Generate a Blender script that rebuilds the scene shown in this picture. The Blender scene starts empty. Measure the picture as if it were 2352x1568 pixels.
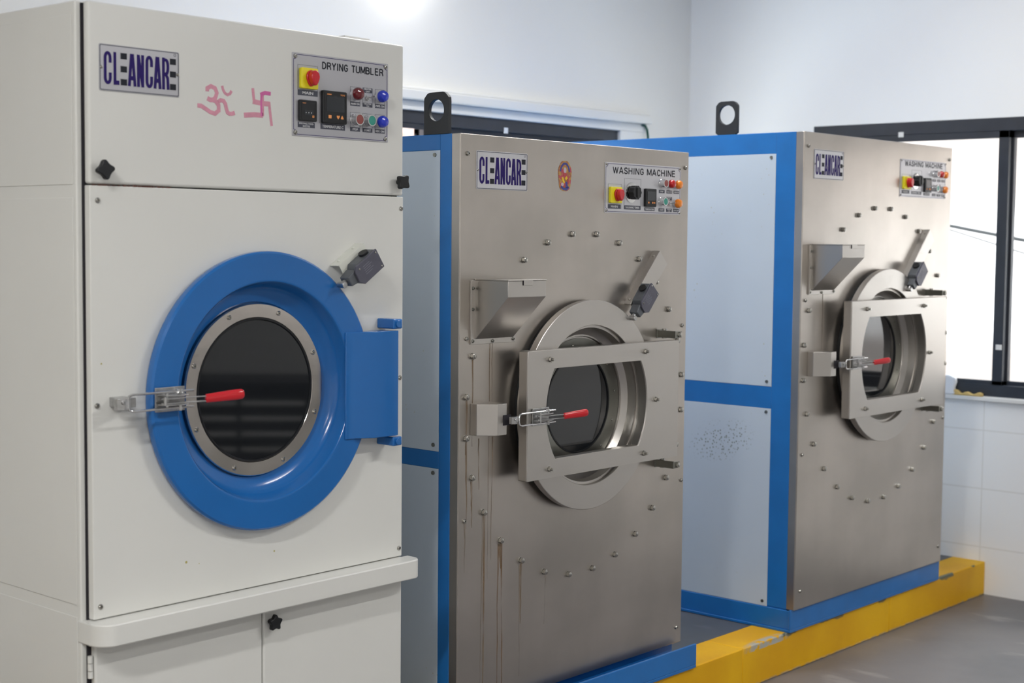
import bpy, bmesh, math, random
from mathutils import Vector, Matrix
random.seed(7)
C = bpy.context.scene.collection
SC = bpy.context.scene
PI = math.pi

# ------------------------------------------------------------------ camera
def make_camera():
    p, yw, r = 0.0682, 0.8436, 0.0092
    fwd = Vector((math.sin(yw)*math.cos(p), math.cos(yw)*math.cos(p), -math.sin(p)))
    right = Vector((math.cos(yw), -math.sin(yw), 0))
    up = right.cross(fwd)
    r2 = math.cos(r)*right + math.sin(r)*up
    u2 = -math.sin(r)*right + math.cos(r)*up
    cam = bpy.data.cameras.new('camera')
    cam.sensor_width = 36; cam.lens = 3426.72/2352*36
    cam.clip_start = 0.05
    cam.dof.use_dof = True; cam.dof.focus_distance = 3.95; cam.dof.aperture_fstop = 4.0
    o = bpy.data.objects.new('camera', cam); C.objects.link(o)
    m = Matrix((r2, u2, -fwd)).transposed().to_4x4()
    m.translation = Vector((-2.237, -2.658, 1.5))
    o.matrix_world = m
    SC.camera = o
make_camera()

# ------------------------------------------------------------------ world, light, exposure
SC.view_settings.view_transform = 'Standard'
SC.view_settings.look = 'None'
SC.view_settings.exposure = 0.16
SC.view_settings.gamma = 1.0
SC.view_settings.use_curve_mapping = False
W = bpy.data.worlds.new('overcast_sky'); SC.world = W
W.use_nodes = True
bg = W.node_tree.nodes['Background']
bg.inputs[0].default_value = (0.96, 0.975, 1.0, 1)
bg.inputs[1].default_value = 7.0

def area_light(name, loc, rot, sx, sy, power, col=(1, 1, 1)):
    l = bpy.data.lights.new(name, 'AREA'); l.shape = 'RECTANGLE'
    l.size = sx; l.size_y = sy; l.energy = power; l.color = col
    o = bpy.data.objects.new(name, l); C.objects.link(o)
    o.location = loc; o.rotation_euler = rot
    return o
def portal(name, loc, rot, sx, sy):
    o = area_light(name, loc, rot, sx, sy, 1)
    o.data.cycles.is_portal = True
    return o

# room sizes
XR, YB, XL, YF, ZC = 3.84, 1.60, -4.6, -5.6, 3.05
P = 0.142                                   # platform height
portal('window_portal_right', (XR+0.30, 0.0, 1.44), (0, PI/2, 0), 1.16, 1.80)
portal('window_portal_back', (2.0, YB+0.30, 1.42), (-PI/2, 0, 0), 2.5, 1.1)
for lx, ly, lp in ((-2.5, -1.4, 58), (-2.6, -4.2, 50), (1.4, -2.6, 46), (2.5, -0.2, 11), (1.35, 0.30, 20)):  # last three are added fill to brighten walls and washing machines
    area_light('ceiling_and_fill_light', (lx, ly, 2.93), (0, 0, 0), 1.2, 0.12, lp, (1.0, 0.985, 0.96))

# ------------------------------------------------------------------ materials
def mat(name, col=(0.8, 0.8, 0.8), rough=0.5, metal=0.0, spec=0.5, coat=0.0, emit=None, estr=0.0,
        var=0.0, vscale=8.0, bump=0.0, bscale=40.0, rvar=0.0, stretch=(1, 1, 1)):
    m = bpy.data.materials.new(name); m.use_nodes = True
    nt = m.node_tree; N = nt.nodes; L = nt.links
    b = N['Principled BSDF']
    b.inputs['Base Color'].default_value = (*col, 1)
    b.inputs['Roughness'].default_value = rough
    b.inputs['Metallic'].default_value = metal
    b.inputs['Specular IOR Level'].default_value = spec
    b.inputs['Coat Weight'].default_value = coat
    b.inputs['Coat Roughness'].default_value = 0.08
    if emit:
        b.inputs['Emission Color'].default_value = (*emit, 1)
        b.inputs['Emission Strength'].default_value = estr
    tc = N.new('ShaderNodeTexCoord'); mp = N.new('ShaderNodeMapping')
    mp.inputs['Scale'].default_value = stretch
    L.new(tc.outputs['Object'], mp.inputs[0])
    if var or rvar:
        n = N.new('ShaderNodeTexNoise'); n.inputs['Scale'].default_value = vscale
        n.inputs['Detail'].default_value = 5
        L.new(mp.outputs[0], n.inputs[0])
        if var:
            r = N.new('ShaderNodeMapRange')
            r.inputs[1].default_value = 0.3; r.inputs[2].default_value = 0.7
            r.inputs[3].default_value = 1-var; r.inputs[4].default_value = 1+var*0.4
            L.new(n.outputs[0], r.inputs[0])
            mx = N.new('ShaderNodeMix'); mx.data_type = 'RGBA'; mx.blend_type = 'MULTIPLY'
            mx.inputs[0].default_value = 1
            mx.inputs[6].default_value = (*col, 1)
            L.new(r.outputs[0], mx.inputs[7])
            L.new(mx.outputs[2], b.inputs['Base Color'])
        if rvar:
            r2 = N.new('ShaderNodeMapRange')
            r2.inputs[1].default_value = 0.3; r2.inputs[2].default_value = 0.7
            r2.inputs[3].default_value = rough-rvar; r2.inputs[4].default_value = rough+rvar
            L.new(n.outputs[0], r2.inputs[0]); L.new(r2.outputs[0], b.inputs['Roughness'])
    if bump:
        n2 = N.new('ShaderNodeTexNoise'); n2.inputs['Scale'].default_value = bscale
        n2.inputs['Detail'].default_value = 4
        L.new(mp.outputs[0], n2.inputs[0])
        bp = N.new('ShaderNodeBump'); bp.inputs['Strength'].default_value = bump
        bp.inputs['Distance'].default_value = 0.02
        L.new(n2.outputs[0], bp.inputs['Height']); L.new(bp.outputs[0], b.inputs['Normal'])
    return m

class G:
    """tiny helper for shader maths"""
    def __init__(s, m): s.nt = m.node_tree; s.N = s.nt.nodes; s.L = s.nt.links
    def math(s, op, a, b=None, c=None, clamp=False):
        n = s.N.new('ShaderNodeMath'); n.operation = op; n.use_clamp = clamp
        for i, v in enumerate((a, b, c)):
            if v is None: continue
            if isinstance(v, (int, float)): n.inputs[i].default_value = v
            else: s.L.new(v, n.inputs[i])
        return n.outputs[0]
    def sep(s):
        tc = s.N.new('ShaderNodeTexCoord'); sp = s.N.new('ShaderNodeSeparateXYZ')
        s.L.new(tc.outputs['Object'], sp.inputs[0]); s.tc = tc
        return sp.outputs
    def noise(s, scale, detail=4, vec=None, stretch=None):
        n = s.N.new('ShaderNodeTexNoise'); n.inputs['Scale'].default_value = scale
        n.inputs['Detail'].default_value = detail
        src = s.tc.outputs['Object']
        if stretch:
            mp = s.N.new('ShaderNodeMapping'); mp.inputs['Scale'].default_value = stretch
            s.L.new(src, mp.inputs[0]); src = mp.outputs[0]
        s.L.new(src, n.inputs[0]); return n.outputs[0]
    def mix(s, f, a, b):
        n = s.N.new('ShaderNodeMix'); n.data_type = 'RGBA'
        if isinstance(f, (int, float)): n.inputs[0].default_value = f
        else: s.L.new(f, n.inputs[0])
        for i, v in ((6, a), (7, b)):
            if isinstance(v, tuple): n.inputs[i].default_value = (*v, 1)
            else: s.L.new(v, n.inputs[i])
        return n.outputs[2]
    def ramp(s, v, lo, hi):
        n = s.N.new('ShaderNodeMapRange'); n.interpolation_type = 'SMOOTHSTEP'
        n.inputs[1].default_value = lo; n.inputs[2].default_value = hi
        s.L.new(v, n.inputs[0]); return n.outputs[0]

STEEL = (0.53, 0.505, 0.475)
def steel_panel(name, streaks, dents=0.25):
    """brushed stainless sheet with narrow rust runs; streaks = (x, z_top, z_bottom, width, strength)"""
    m = mat(name, STEEL, rough=0.4, metal=0.95)
    g = G(m); x, y, z = g.sep(); b = g.N['Principled BSDF']
    cloud = g.noise(2.2, 5, stretch=(1, 1, 1.4))
    smear = g.noise(3.5, 4, stretch=(2.2, 1, 0.35))
    fine = g.noise(60, 3, stretch=(0.4, 1, 9))
    v = g.math('ADD', g.math('MULTIPLY', cloud, 0.8), g.math('MULTIPLY', smear, 0.2))
    col = g.mix(g.ramp(v, 0.36, 0.66), (0.43, 0.40, 0.365), (0.53, 0.49, 0.45))
    g.L.new(col, b.inputs['Base Color'])
    g.L.new(g.math('ADD', 0.22, g.math('MULTIPLY', g.math('ADD', cloud, smear), 0.08)), b.inputs['Roughness'])
    bp = g.N.new('ShaderNodeBump'); bp.inputs['Strength'].default_value = dents; bp.inputs['Distance'].default_value = 0.012
    g.L.new(g.math('ADD', g.noise(3.2, 1), g.math('MULTIPLY', fine, 0.01)), bp.inputs['Height'])
    g.L.new(bp.outputs[0], b.inputs['Normal'])
    return m

M = {}
M['white'] = mat('white_powder_coat', (0.70, 0.70, 0.67), 0.33, spec=0.5, var=0.03, vscale=2.5, bump=0.02, bscale=3)
M['blue'] = mat('blue_gloss_paint', (0.016, 0.135, 0.42), 0.20, spec=0.35, coat=0.25, var=0.07, vscale=5, bump=0.015, bscale=8)
M['bluef'] = mat('blue_frame_paint', (0.013, 0.155, 0.47), 0.33, spec=0.4, coat=0.15, var=0.10, vscale=9, bump=0.02, bscale=20)
M['steel'] = mat('brushed_steel', STEEL, 0.36, 1.0, var=0.06, vscale=4, rvar=0.04, stretch=(1, 1, 1.5))
M['steeld'] = mat('dull_steel_edge', (0.27, 0.27, 0.245), 0.38, 1.0, var=0.2, vscale=9, rvar=0.08)
M['polished'] = mat('polished_steel', (0.80, 0.745, 0.70), 0.16, 1.0, rvar=0.06, vscale=5, bump=0.03, bscale=6)
M['chrome'] = mat('chrome', (0.72, 0.72, 0.72), 0.14, 1.0)
M['zinc'] = mat('zinc_plate', (0.50, 0.50, 0.50), 0.30, 1.0, var=0.25, vscale=60)
M['bolt'] = mat('bolt_steel', (0.42, 0.41, 0.38), 0.20, 1.0)
M['dark'] = mat('black_gap', (0.015, 0.013, 0.018), 0.8)
M['black'] = mat('black_plastic', (0.011, 0.012, 0.014), 0.42, spec=0.35)
M['blackframe'] = mat('black_window_frame', (0.030, 0.034, 0.044), 0.35, var=0.2, vscale=12)
M['lug'] = mat('black_lug_paint', (0.012, 0.014, 0.017), 0.5)
M['greybox'] = mat('grey_die_cast', (0.105, 0.115, 0.13), 0.42, 0.2, var=0.15, vscale=60)
M['greycover'] = mat('grey_cover', (0.085, 0.085, 0.115), 0.40, 0.1, var=0.1, vscale=60)
M['red'] = mat('red_plastic', (0.55, 0.012, 0.02), 0.25, coat=0.3)
M['redlamp'] = mat('red_lamp_lens', (0.50, 0.01, 0.012), 0.2, coat=0.5)
M['maroon'] = mat('dark_red_lens', (0.13, 0.008, 0.014), 0.15, coat=0.6)
M['brown'] = mat('dull_red_button', (0.26, 0.055, 0.05), 0.4)
M['green'] = mat('green_button', (0.03, 0.28, 0.22), 0.4)
M['bluelens'] = mat('blue_lens', (0.012, 0.035, 0.50), 0.2, coat=0.5)
M['orange'] = mat('orange_lens', (0.85, 0.24, 0.015), 0.22, coat=0.5)
M['yellow'] = mat('yellow_plastic', (0.80, 0.70, 0.015), 0.4)
M['plate'] = mat('silver_plate', (0.44, 0.44, 0.47), 0.34, 0.35, var=0.04, vscale=3)
M['plate2'] = mat('pale_plate', (0.58, 0.58, 0.61), 0.34, 0.3, var=0.04, vscale=3)
M['navy'] = mat('navy_print', (0.020, 0.008, 0.115), 0.6, spec=0.2)
M['ink'] = mat('dark_print', (0.018, 0.020, 0.028), 0.6, spec=0.2)
M['strip'] = mat('label_strip', (0.045, 0.05, 0.075), 0.45)
M['whiteink'] = mat('white_print', (0.62, 0.62, 0.64), 0.5)
M['orangeink'] = mat('orange_print', (0.85, 0.33, 0.10), 0.5)
M['screen'] = mat('display_window', (0.018, 0.022, 0.028), 0.12, coat=0.4)
M['pink'] = mat('pink_marking', (0.66, 0.29, 0.38), 0.6, var=0.16, vscale=50)
M['pinkd'] = mat('strong_pink_marking', (0.62, 0.13, 0.36), 0.6, var=0.1, vscale=50)
M['ivory'] = mat('ivory_bracket_paint', (0.68, 0.69, 0.63), 0.4)
M['paint'] = mat('white_wall_paint', (0.84, 0.835, 0.81), 0.7, var=0.02, vscale=1.2, bump=0.02, bscale=30)
M['ceil'] = mat('ceiling_paint', (0.84, 0.85, 0.86), 0.8)
M['trunk'] = mat('white_plaster', (0.80, 0.80, 0.78), 0.65)
M['cable'] = mat('cable_sheath', (0.03, 0.033, 0.035), 0.5)
M['greencable'] = mat('green_cable', (0.01, 0.09, 0.06), 0.4)
M['lampglass'] = mat('lamp_diffuser', (1, 1, 1), 0.4, emit=(1, 0.98, 0.95), estr=26)
M['clothy'] = mat('yellow_cloth', (0.72, 0.52, 0.20), 0.9, var=0.15, vscale=40)
M['clothw'] = mat('white_cloth', (0.85, 0.87, 0.90), 0.85, bump=0.2, bscale=20)

# dark glass of the machine doors with a fine drum perforation behind it
def door_glass():
    m = mat('dark_door_glass', (0.011, 0.0125, 0.015), 0.04, spec=0.6, coat=0.15)
    g = G(m); x, y, z = g.sep(); b = g.N['Principled BSDF']
    return m
M['doorglass'] = door_glass()

# pale blue side sheet with specks of rust
def side_sheet(name, specks=0.5):
    m = mat(name, (0.46, 0.57, 0.70), 0.38, coat=0.1)
    g = G(m); x, y, z = g.sep(); b = g.N['Principled BSDF']
    base = g.mix(g.ramp(g.noise(1.6, 3), 0.3, 0.7), (0.50, 0.58, 0.675), (0.54, 0.615, 0.70))
    v = g.N.new('ShaderNodeTexVoronoi'); v.inputs['Scale'].default_value = 38
    g.L.new(g.tc.outputs['Object'], v.inputs[0])
    dots = g.math('MULTIPLY', g.math('SUBTRACT', 1.0, g.ramp(v.outputs[0], 0.06, 0.13)),
                  g.ramp(g.noise(5, 3), 0.50, 0.62))
    dots = g.math('MULTIPLY', dots, specks)
    col = g.mix(dots, base, (0.34, 0.30, 0.13))
    g.L.new(col, b.inputs['Base Color'])
    return m
M['sheet'] = side_sheet('pale_blue_sheet', 0.55)

# pale sheet with a dark patch of chipped specks (object space y, z)
def sheet_with_patch():
    m = side_sheet('pale_blue_sheet_chipped', 0.12)
    g = G(m); x, y, z = g.sep(); b = g.N['Principled BSDF']
    old = b.inputs['Base Color'].links[0].from_socket
    dy = g.math('DIVIDE', g.math('SUBTRACT', y, 0.31), 0.17)
    dz = g.math('DIVIDE', g.math('SUBTRACT', z, 0.645), 0.095)
    tilt = g.math('ADD', dz, g.math('MULTIPLY', dy, 0.35))
    r = g.math('SQRT', g.math('ADD', g.math('MULTIPLY', dy, dy), g.math('MULTIPLY', tilt, tilt)))
    mask = g.math('SUBTRACT', 1.0, g.ramp(r, 0.3, 1.15))
    v = g.N.new('ShaderNodeTexVoronoi'); v.inputs['Scale'].default_value = 95
    g.L.new(g.tc.outputs['Object'], v.inputs[0])
    n = g.ramp(g.math('ADD', g.math('MULTIPLY', g.noise(22, 4), 0.6), g.math('MULTIPLY', mask, 0.42)), 0.36, 0.58)
    d = g.math('MULTIPLY', g.math('MULTIPLY', g.math('SUBTRACT', 1.0, g.ramp(v.outputs[0], 0.15, 0.40)), n), 0.75)
    g.L.new(g.mix(g.math('MULTIPLY', d, mask), old, (0.09, 0.10, 0.08)), b.inputs['Base Color'])
    return m
M['sheetp'] = sheet_with_patch()

def floor_mat(name, c0, c1, c2):
    m = mat(name, c0, 0.42)
    g = G(m); x, y, z = g.sep(); b = g.N['Principled BSDF']
    col = g.mix(g.ramp(g.noise(1.3, 6), 0.40, 0.62), c0, c1)
    sc = g.ramp(g.noise(9, 8, stretch=(1.0, 0.35, 1)), 0.60, 0.72)
    col = g.mix(g.math('MULTIPLY', sc, 0.5), col, c2)
    g.L.new(col, b.inputs['Base Color'])
    g.L.new(g.math('ADD', 0.30, g.math('MULTIPLY', g.noise(4, 5), 0.25)), b.inputs['Roughness'])
    return m
M['floor'] = floor_mat('grey_screed', (0.140, 0.136, 0.144), (0.190, 0.180, 0.184), (0.34, 0.32, 0.31))
M['platform'] = floor_mat('grey_platform', (0.085, 0.09, 0.10), (0.105, 0.11, 0.12), (0.15, 0.15, 0.16))

def curb_mat():
    m = mat('yellow_enamel', (0.70, 0.40, 0.02), 0.5, spec=0.3)
    g = G(m); x, y, z = g.sep(); b = g.N['Principled BSDF']
    col = g.mix(g.ramp(g.noise(3, 5, stretch=(1, 1, 0.6)), 0.35, 0.65), (0.72, 0.37, 0.002), (0.84, 0.47, 0.005))
    # chipped edge: only near the top front arris and the bottom
    edge = g.math('ADD', g.math('ABSOLUTE', g.math('SUBTRACT', z, 0.142)), g.math('ABSOLUTE', y))
    near = g.math('SUBTRACT', 1.0, g.ramp(edge, 0.0, 0.035))
    ch = g.ramp(g.math('ADD', g.noise(16, 6, stretch=(0.35, 1, 1)), g.math('MULTIPLY', near, 0.16)), 0.70, 0.73)
    ch = g.math('MULTIPLY', ch, near)
    col = g.mix(ch, col, (0.10, 0.12, 0.09))
    # one worn grey spot on the top near the second machine's corner
    dx = g.math('DIVIDE', g.math('SUBTRACT', x, 2.10), 0.16); dy = g.math('DIVIDE', g.math('SUBTRACT', y, 0.0), 0.035)
    r = g.math('SQRT', g.math('ADD', g.math('MULTIPLY', dx, dx), g.math('MULTIPLY', dy, dy)))
    spot = g.math('MULTIPLY', g.math('SUBTRACT', 1.0, g.ramp(r, 0.4, 1.0)), g.ramp(g.noise(30, 4), 0.40, 0.50))
    spot = g.math('MULTIPLY', spot, g.math('GREATER_THAN', z, 0.12))
    col = g.mix(spot, col, (0.42, 0.42, 0.37))
    low = g.math('SUBTRACT', 1.0, g.ramp(z, 0.0, 0.012))
    col = g.mix(g.math('MULTIPLY', low, g.ramp(g.noise(25, 3), 0.35, 0.6)), col, (0.33, 0.31, 0.28))
    g.L.new(col, b.inputs['Base Color'])
    return m
M['curb'] = curb_mat()

def tile_mat():
    """white paint above the sill line, large glossy white tiles below it"""
    m = mat('white_wall_tiles', (0.80, 0.82, 0.84), 0.5)
    g = G(m); x, y, z = g.sep(); b = g.N['Principled BSDF']
    def line(v, off, per, w):
        f = g.math('MODULO', g.math('ADD', g.math('SUBTRACT', v, off), per*50), per)
        d = g.math('MINIMUM', f, g.math('SUBTRACT', per, f))
        return g.math('SUBTRACT', 1.0, g.ramp(d, w*0.4, w))
    gl = g.math('MAXIMUM', line(y, 0.047, 0.40, 0.004), line(z, 0.202, 0.2515, 0.004))
    low = g.math('LESS_THAN', z, 0.835)
    gl = g.math('MULTIPLY', gl, low)
    g.L.new(g.mix(g.math('MULTIPLY', gl, 0.38), (0.93, 0.935, 0.93), (0.64, 0.62, 0.57)), b.inputs['Base Color'])
    g.L.new(g.math('SUBTRACT', 0.65, g.math('MULTIPLY', low, 0.45)), b.inputs['Roughness'])
    return m
M['tile'] = tile_mat()

def brick_mat():
    m = mat('orange_brick', (0.6, 0.3, 0.2), 0.9)
    g = G(m); g.sep(); b = g.N['Principled BSDF']
    mp = g.N.new('ShaderNodeMapping'); mp.inputs['Rotation'].default_value = (PI/2, 0, PI/2)
    g.L.new(g.tc.outputs['Object'], mp.inputs[0])
    br = g.N.new('ShaderNodeTexBrick'); br.inputs['Scale'].default_value = 4.2
    br.inputs['Color1'].default_value = (0.33, 0.20, 0.165, 1); br.inputs['Color2'].default_value = (0.37, 0.265, 0.225, 1)
    br.inputs['Mortar'].default_value = (0.38, 0.33, 0.31, 1); br.inputs['Mortar Size'].default_value = 0.03
    g.L.new(mp.outputs[0], br.inputs[0])
    # glare of the overexposed view painted as a pale band, brick above and below
    x, y, z = g.sep()
    zz = g.math('ADD', z, g.math('MULTIPLY', g.math('SUBTRACT', g.noise(0.9, 4), 0.5), 0.5))
    band = g.math('MULTIPLY', g.ramp(zz, 0.80, 1.00), g.math('SUBTRACT', 1.0, g.ramp(zz, 1.62, 1.90)))
    g.L.new(g.mix(band, br.outputs[0], (0.80, 0.765, 0.765)), b.inputs['Base Color'])
    return m
M['brick'] = brick_mat()

def pane_mat():
    m = bpy.data.materials.new('window_glass'); m.use_nodes = True
    nt = m.node_tree; N = nt.nodes; L = nt.links
    N.remove(N['Principled BSDF'])
    t = N.new('ShaderNodeBsdfTransparent'); t.inputs[0].default_value = (0.93, 0.96, 0.96, 1)
    gl = N.new('ShaderNodeBsdfGlossy'); gl.inputs['Roughness'].default_value = 0.03
    mx = N.new('ShaderNodeMixShader'); mx.inputs[0].default_value = 0.06
    L.new(t.outputs[0], mx.inputs[1]); L.new(gl.outputs[0], mx.inputs[2])
    L.new(mx.outputs[0], N['Material Output'].inputs[0])
    return m
M['pane'] = pane_mat()

def sticker_mat():
    """mottled red, gold, blue and yellow print"""
    m = mat('printed_sticker', (0.6, 0.3, 0.2), 0.4)
    g = G(m); x, y, z = g.sep(); b = g.N['Principled BSDF']
    v = g.N.new('ShaderNodeTexVoronoi'); v.inputs['Scale'].default_value = 120
    g.L.new(g.tc.outputs['Object'], v.inputs[0])
    hs = g.N.new('ShaderNodeSeparateColor'); g.L.new(v.outputs['Color'], hs.inputs[0])
    col = g.mix(g.ramp(hs.outputs[0], 0.4, 0.45), (0.35, 0.12, 0.05), (0.45, 0.25, 0.06))
    col = g.mix(g.ramp(hs.outputs[1], 0.78, 0.82), col, (0.45, 0.06, 0.08))
    g.L.new(col, b.inputs['Base Color'])
    return m
M['sticker'] = sticker_mat()
def rust_mat(name, col, a):
    m = mat(name, col, 0.75)
    g = G(m); x, y, z = g.sep(); b = g.N['Principled BSDF']
    k = g.math('MULTIPLY', g.ramp(g.noise(30, 5, stretch=(2.5, 1, 0.25)), 0.30, 0.60), a)
    g.L.new(k, b.inputs['Alpha'])
    return m
RUST = [rust_mat('faint_rust', (0.26, 0.19, 0.11), 0.24), rust_mat('rust', (0.25, 0.165, 0.09), 0.40), rust_mat('heavy_rust', (0.23, 0.13, 0.06), 0.62)]
M['stblue'] = mat('sticker_blue', (0.035, 0.05, 0.26), 0.4)
M['styellow'] = mat('sticker_yellow', (0.75, 0.50, 0.02), 0.4)
M['stpale'] = mat('sticker_pale', (0.50, 0.42, 0.48), 0.4)
M['stred'] = mat('sticker_red', (0.42, 0.05, 0.06), 0.4)

# ------------------------------------------------------------------ mesh helpers
class MB:
    def __init__(s): s.bm = bmesh.new()
    def face(s, vs):
        try: return s.bm.faces.new(vs)
        except ValueError: return None
    def box(s, x0, x1, y0, y1, z0, z1):
        v = [s.bm.verts.new(p) for p in ((x0,y0,z0),(x1,y0,z0),(x1,y1,z0),(x0,y1,z0),(x0,y0,z1),(x1,y0,z1),(x1,y1,z1),(x0,y1,z1))]
        for f in ((0,3,2,1),(4,5,6,7),(0,1,5,4),(1,2,6,5),(2,3,7,6),(3,0,4,7)): s.face([v[i] for i in f])
        return s
    def prism(s, pts, d0, d1, axis='y'):
        """extrude a 2D outline between d0 and d1 along an axis; pts are (x,z) for y, (x,y) for z, (y,z) for x"""
        def P3(p, d): return {'y': (p[0], d, p[1]), 'z': (p[0], p[1], d), 'x': (d, p[0], p[1])}[axis]
        a = [s.bm.verts.new(P3(p, d0)) for p in pts]; b = [s.bm.verts.new(P3(p, d1)) for p in pts]
        s.face(a); s.face(b[::-1])
        n = len(pts)
        for i in range(n): s.face([a[i], b[i], b[(i+1) % n], a[(i+1) % n]])
        return s
    def frame(self, outer, inner, d0, d1, axis='y'):
        """plate between two outlines with the same number of points (a hole)"""
        def P3(p, d): return {'y': (p[0], d, p[1]), 'z': (p[0], p[1], d), 'x': (d, p[0], p[1])}[axis]
        R = [[self.bm.verts.new(P3(p, d)) for p in o] for o in (outer, inner) for d in (d0, d1)]
        n = len(outer)
        for i in range(n):
            j = (i+1) % n
            for a, b in ((0, 1), (1, 3), (3, 2), (2, 0)):
                self.face([R[a][i], R[b][i], R[b][j], R[a][j]])
        return self
    def lathe(s, prof, cx, cz, seg=96, a0=0, a1=2*PI, close=False):
        """profile (radius, y) turned round a y axis through cx, cz"""
        full = abs(a1-a0-2*PI) < 1e-6
        n = seg if full else seg+1
        rings = []
        for r, y in prof:
            if r < 1e-6: rings.append([s.bm.verts.new((cx, y, cz))]*n)
            else: rings.append([s.bm.verts.new((cx+r*math.cos(a0+(a1-a0)*i/seg), y, cz+r*math.sin(a0+(a1-a0)*i/seg))) for i in range(n)])
        pairs = list(zip(rings, rings[1:]))
        if close: pairs.append((rings[-1], rings[0]))
        for A, B in pairs:
            for i in range(seg):
                j = (i+1) % n
                vs = []
                for v in (A[i], A[j], B[j], B[i]):
                    if v not in vs: vs.append(v)
                if len(vs) > 2: s.face(vs)
        return s
    def cyl(s, p0, p1, r0, r1=None, seg=16):
        r1 = r0 if r1 is None else r1
        p0 = Vector(p0); p1 = Vector(p1); d = (p1-p0).normalized()
        u = d.orthogonal().normalized(); w = d.cross(u)
        A = [s.bm.verts.new(p0+(u*math.cos(2*PI*i/seg)+w*math.sin(2*PI*i/seg))*r0) for i in range(seg)]
        B = [s.bm.verts.new(p1+(u*math.cos(2*PI*i/seg)+w*math.sin(2*PI*i/seg))*r1) for i in range(seg)]
        s.face(A[::-1]); s.face(B)
        for i in range(seg): s.face([A[i], A[(i+1) % seg], B[(i+1) % seg], B[i]])
        return s
    def tube(s, pts, r, seg=10):
        pts = [Vector(p) for p in pts]; rings = []
        prev = None
        for i, p in enumerate(pts):
            t = (pts[min(i+1, len(pts)-1)]-pts[max(i-1, 0)]).normalized()
            u = t.orthogonal().normalized() if prev is None else (prev - t*prev.dot(t)).normalized()
            prev = u; w = t.cross(u)
            rings.append([s.bm.verts.new(p+(u*math.cos(2*PI*k/seg)+w*math.sin(2*PI*k/seg))*r) for k in range(seg)])
        s.face(rings[0][::-1]); s.face(rings[-1])
        for A, B in zip(rings, rings[1:]):
            for k in range(seg): s.face([A[k], A[(k+1) % seg], B[(k+1) % seg], B[k]])
        return s
    def ribbon(s, pts, w, y0, y1, cap=False):
        """a flat brush stroke of width w along (x,z) points"""
        n = len(pts); L_ = []; R_ = []
        for i, p in enumerate(pts):
            ww = w if isinstance(w, (int, float)) else w[i]
            a = Vector(pts[max(i-1, 0)]); b = Vector(pts[min(i+1, n-1)]); p = Vector(p)
            if 0 < i < n-1:
                d1 = (p-a).normalized(); d2 = (b-p).normalized(); t = (d1+d2)
                t = t.normalized() if t.length > 1e-6 else d1
                k = 1/max(0.5, abs(t.dot(d1)))
            else: t = (b-a).normalized(); k = 1
            nn = Vector((-t.y, t.x))*ww/2*k
            L_.append(p+nn); R_.append(p-nn)
        out = [(v.x, v.y) for v in L_]+[(v.x, v.y) for v in R_[::-1]]
        # build as quads so that bends stay clean
        A = [[s.bm.verts.new((v.x, y, v.y)) for v in side] for side in (L_, R_) for y in (y0, y1)]
        for i in range(n-1):
            for a, b in ((0, 1), (1, 3), (3, 2), (2, 0)):
                s.face([A[a][i], A[b][i], A[b][i+1], A[a][i+1]])
        s.face([A[0][0], A[1][0], A[3][0], A[2][0]]); s.face([A[0][-1], A[1][-1], A[3][-1], A[2][-1]])
        return s
    def xf(s, m):
        bmesh.ops.transform(s.bm, matrix=m, verts=s.bm.verts[:]); return s
    def build(s, name, m, parent=None, bevel=0, segs=2, ang=35, loc=None, wn=False):
        bmesh.ops.recalc_face_normals(s.bm, faces=s.bm.faces[:])
        me = bpy.data.meshes.new(name); s.bm.to_mesh(me); s.bm.free()
        me.materials.append(m)
        for p in me.polygons: p.use_smooth = True
        me.set_sharp_from_angle(angle=math.radians(ang))
        o = bpy.data.objects.new(name, me); C.objects.link(o)
        if parent: o.parent = parent
        if loc: o.location = loc
        if bevel:
            b = o.modifiers.new('bevel', 'BEVEL'); b.width = bevel; b.segments = segs
            b.limit_method = 'ANGLE'; b.angle_limit = math.radians(40)
        if bevel or wn:
            wm = o.modifiers.new('normals', 'WEIGHTED_NORMAL'); wm.keep_sharp = True
        return o

def tag(o, label=None, cat=None, group=None, kind=None):
    if label: o['label'] = label
    if cat: o['category'] = cat
    if group: o['group'] = group
    if kind: o['kind'] = kind
    return o
def empty(name, loc):
    o = bpy.data.objects.new(name, None); C.objects.link(o); o.location = loc; o.empty_display_size = 0.1
    return o
def copy_tree(o, parent=None):
    c = o.copy(); C.objects.link(c); c.parent = parent
    for ch in [k for k in bpy.data.objects if k.parent == o]: copy_tree(ch, c)
    return c
def rect(x0, x1, z0, z1): return [(x0, z0), (x1, z0), (x1, z1), (x0, z1)]
def circle(cx, cz, r, n=48): return [(cx+r*math.cos(2*PI*i/n), cz+r*math.sin(2*PI*i/n)) for i in range(n)]
def rrect(x0, x1, z0, z1, r, k=5):
    pts = []
    for cx, cz, a in ((x1-r, z1-r, 0), (x0+r, z1-r, 90), (x0+r, z0+r, 180), (x1-r, z0+r, 270)):
        for i in range(k+1):
            t = math.radians(a+90*i/k); pts.append((cx+r*math.cos(t), cz+r*math.sin(t)))
    return pts
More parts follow.
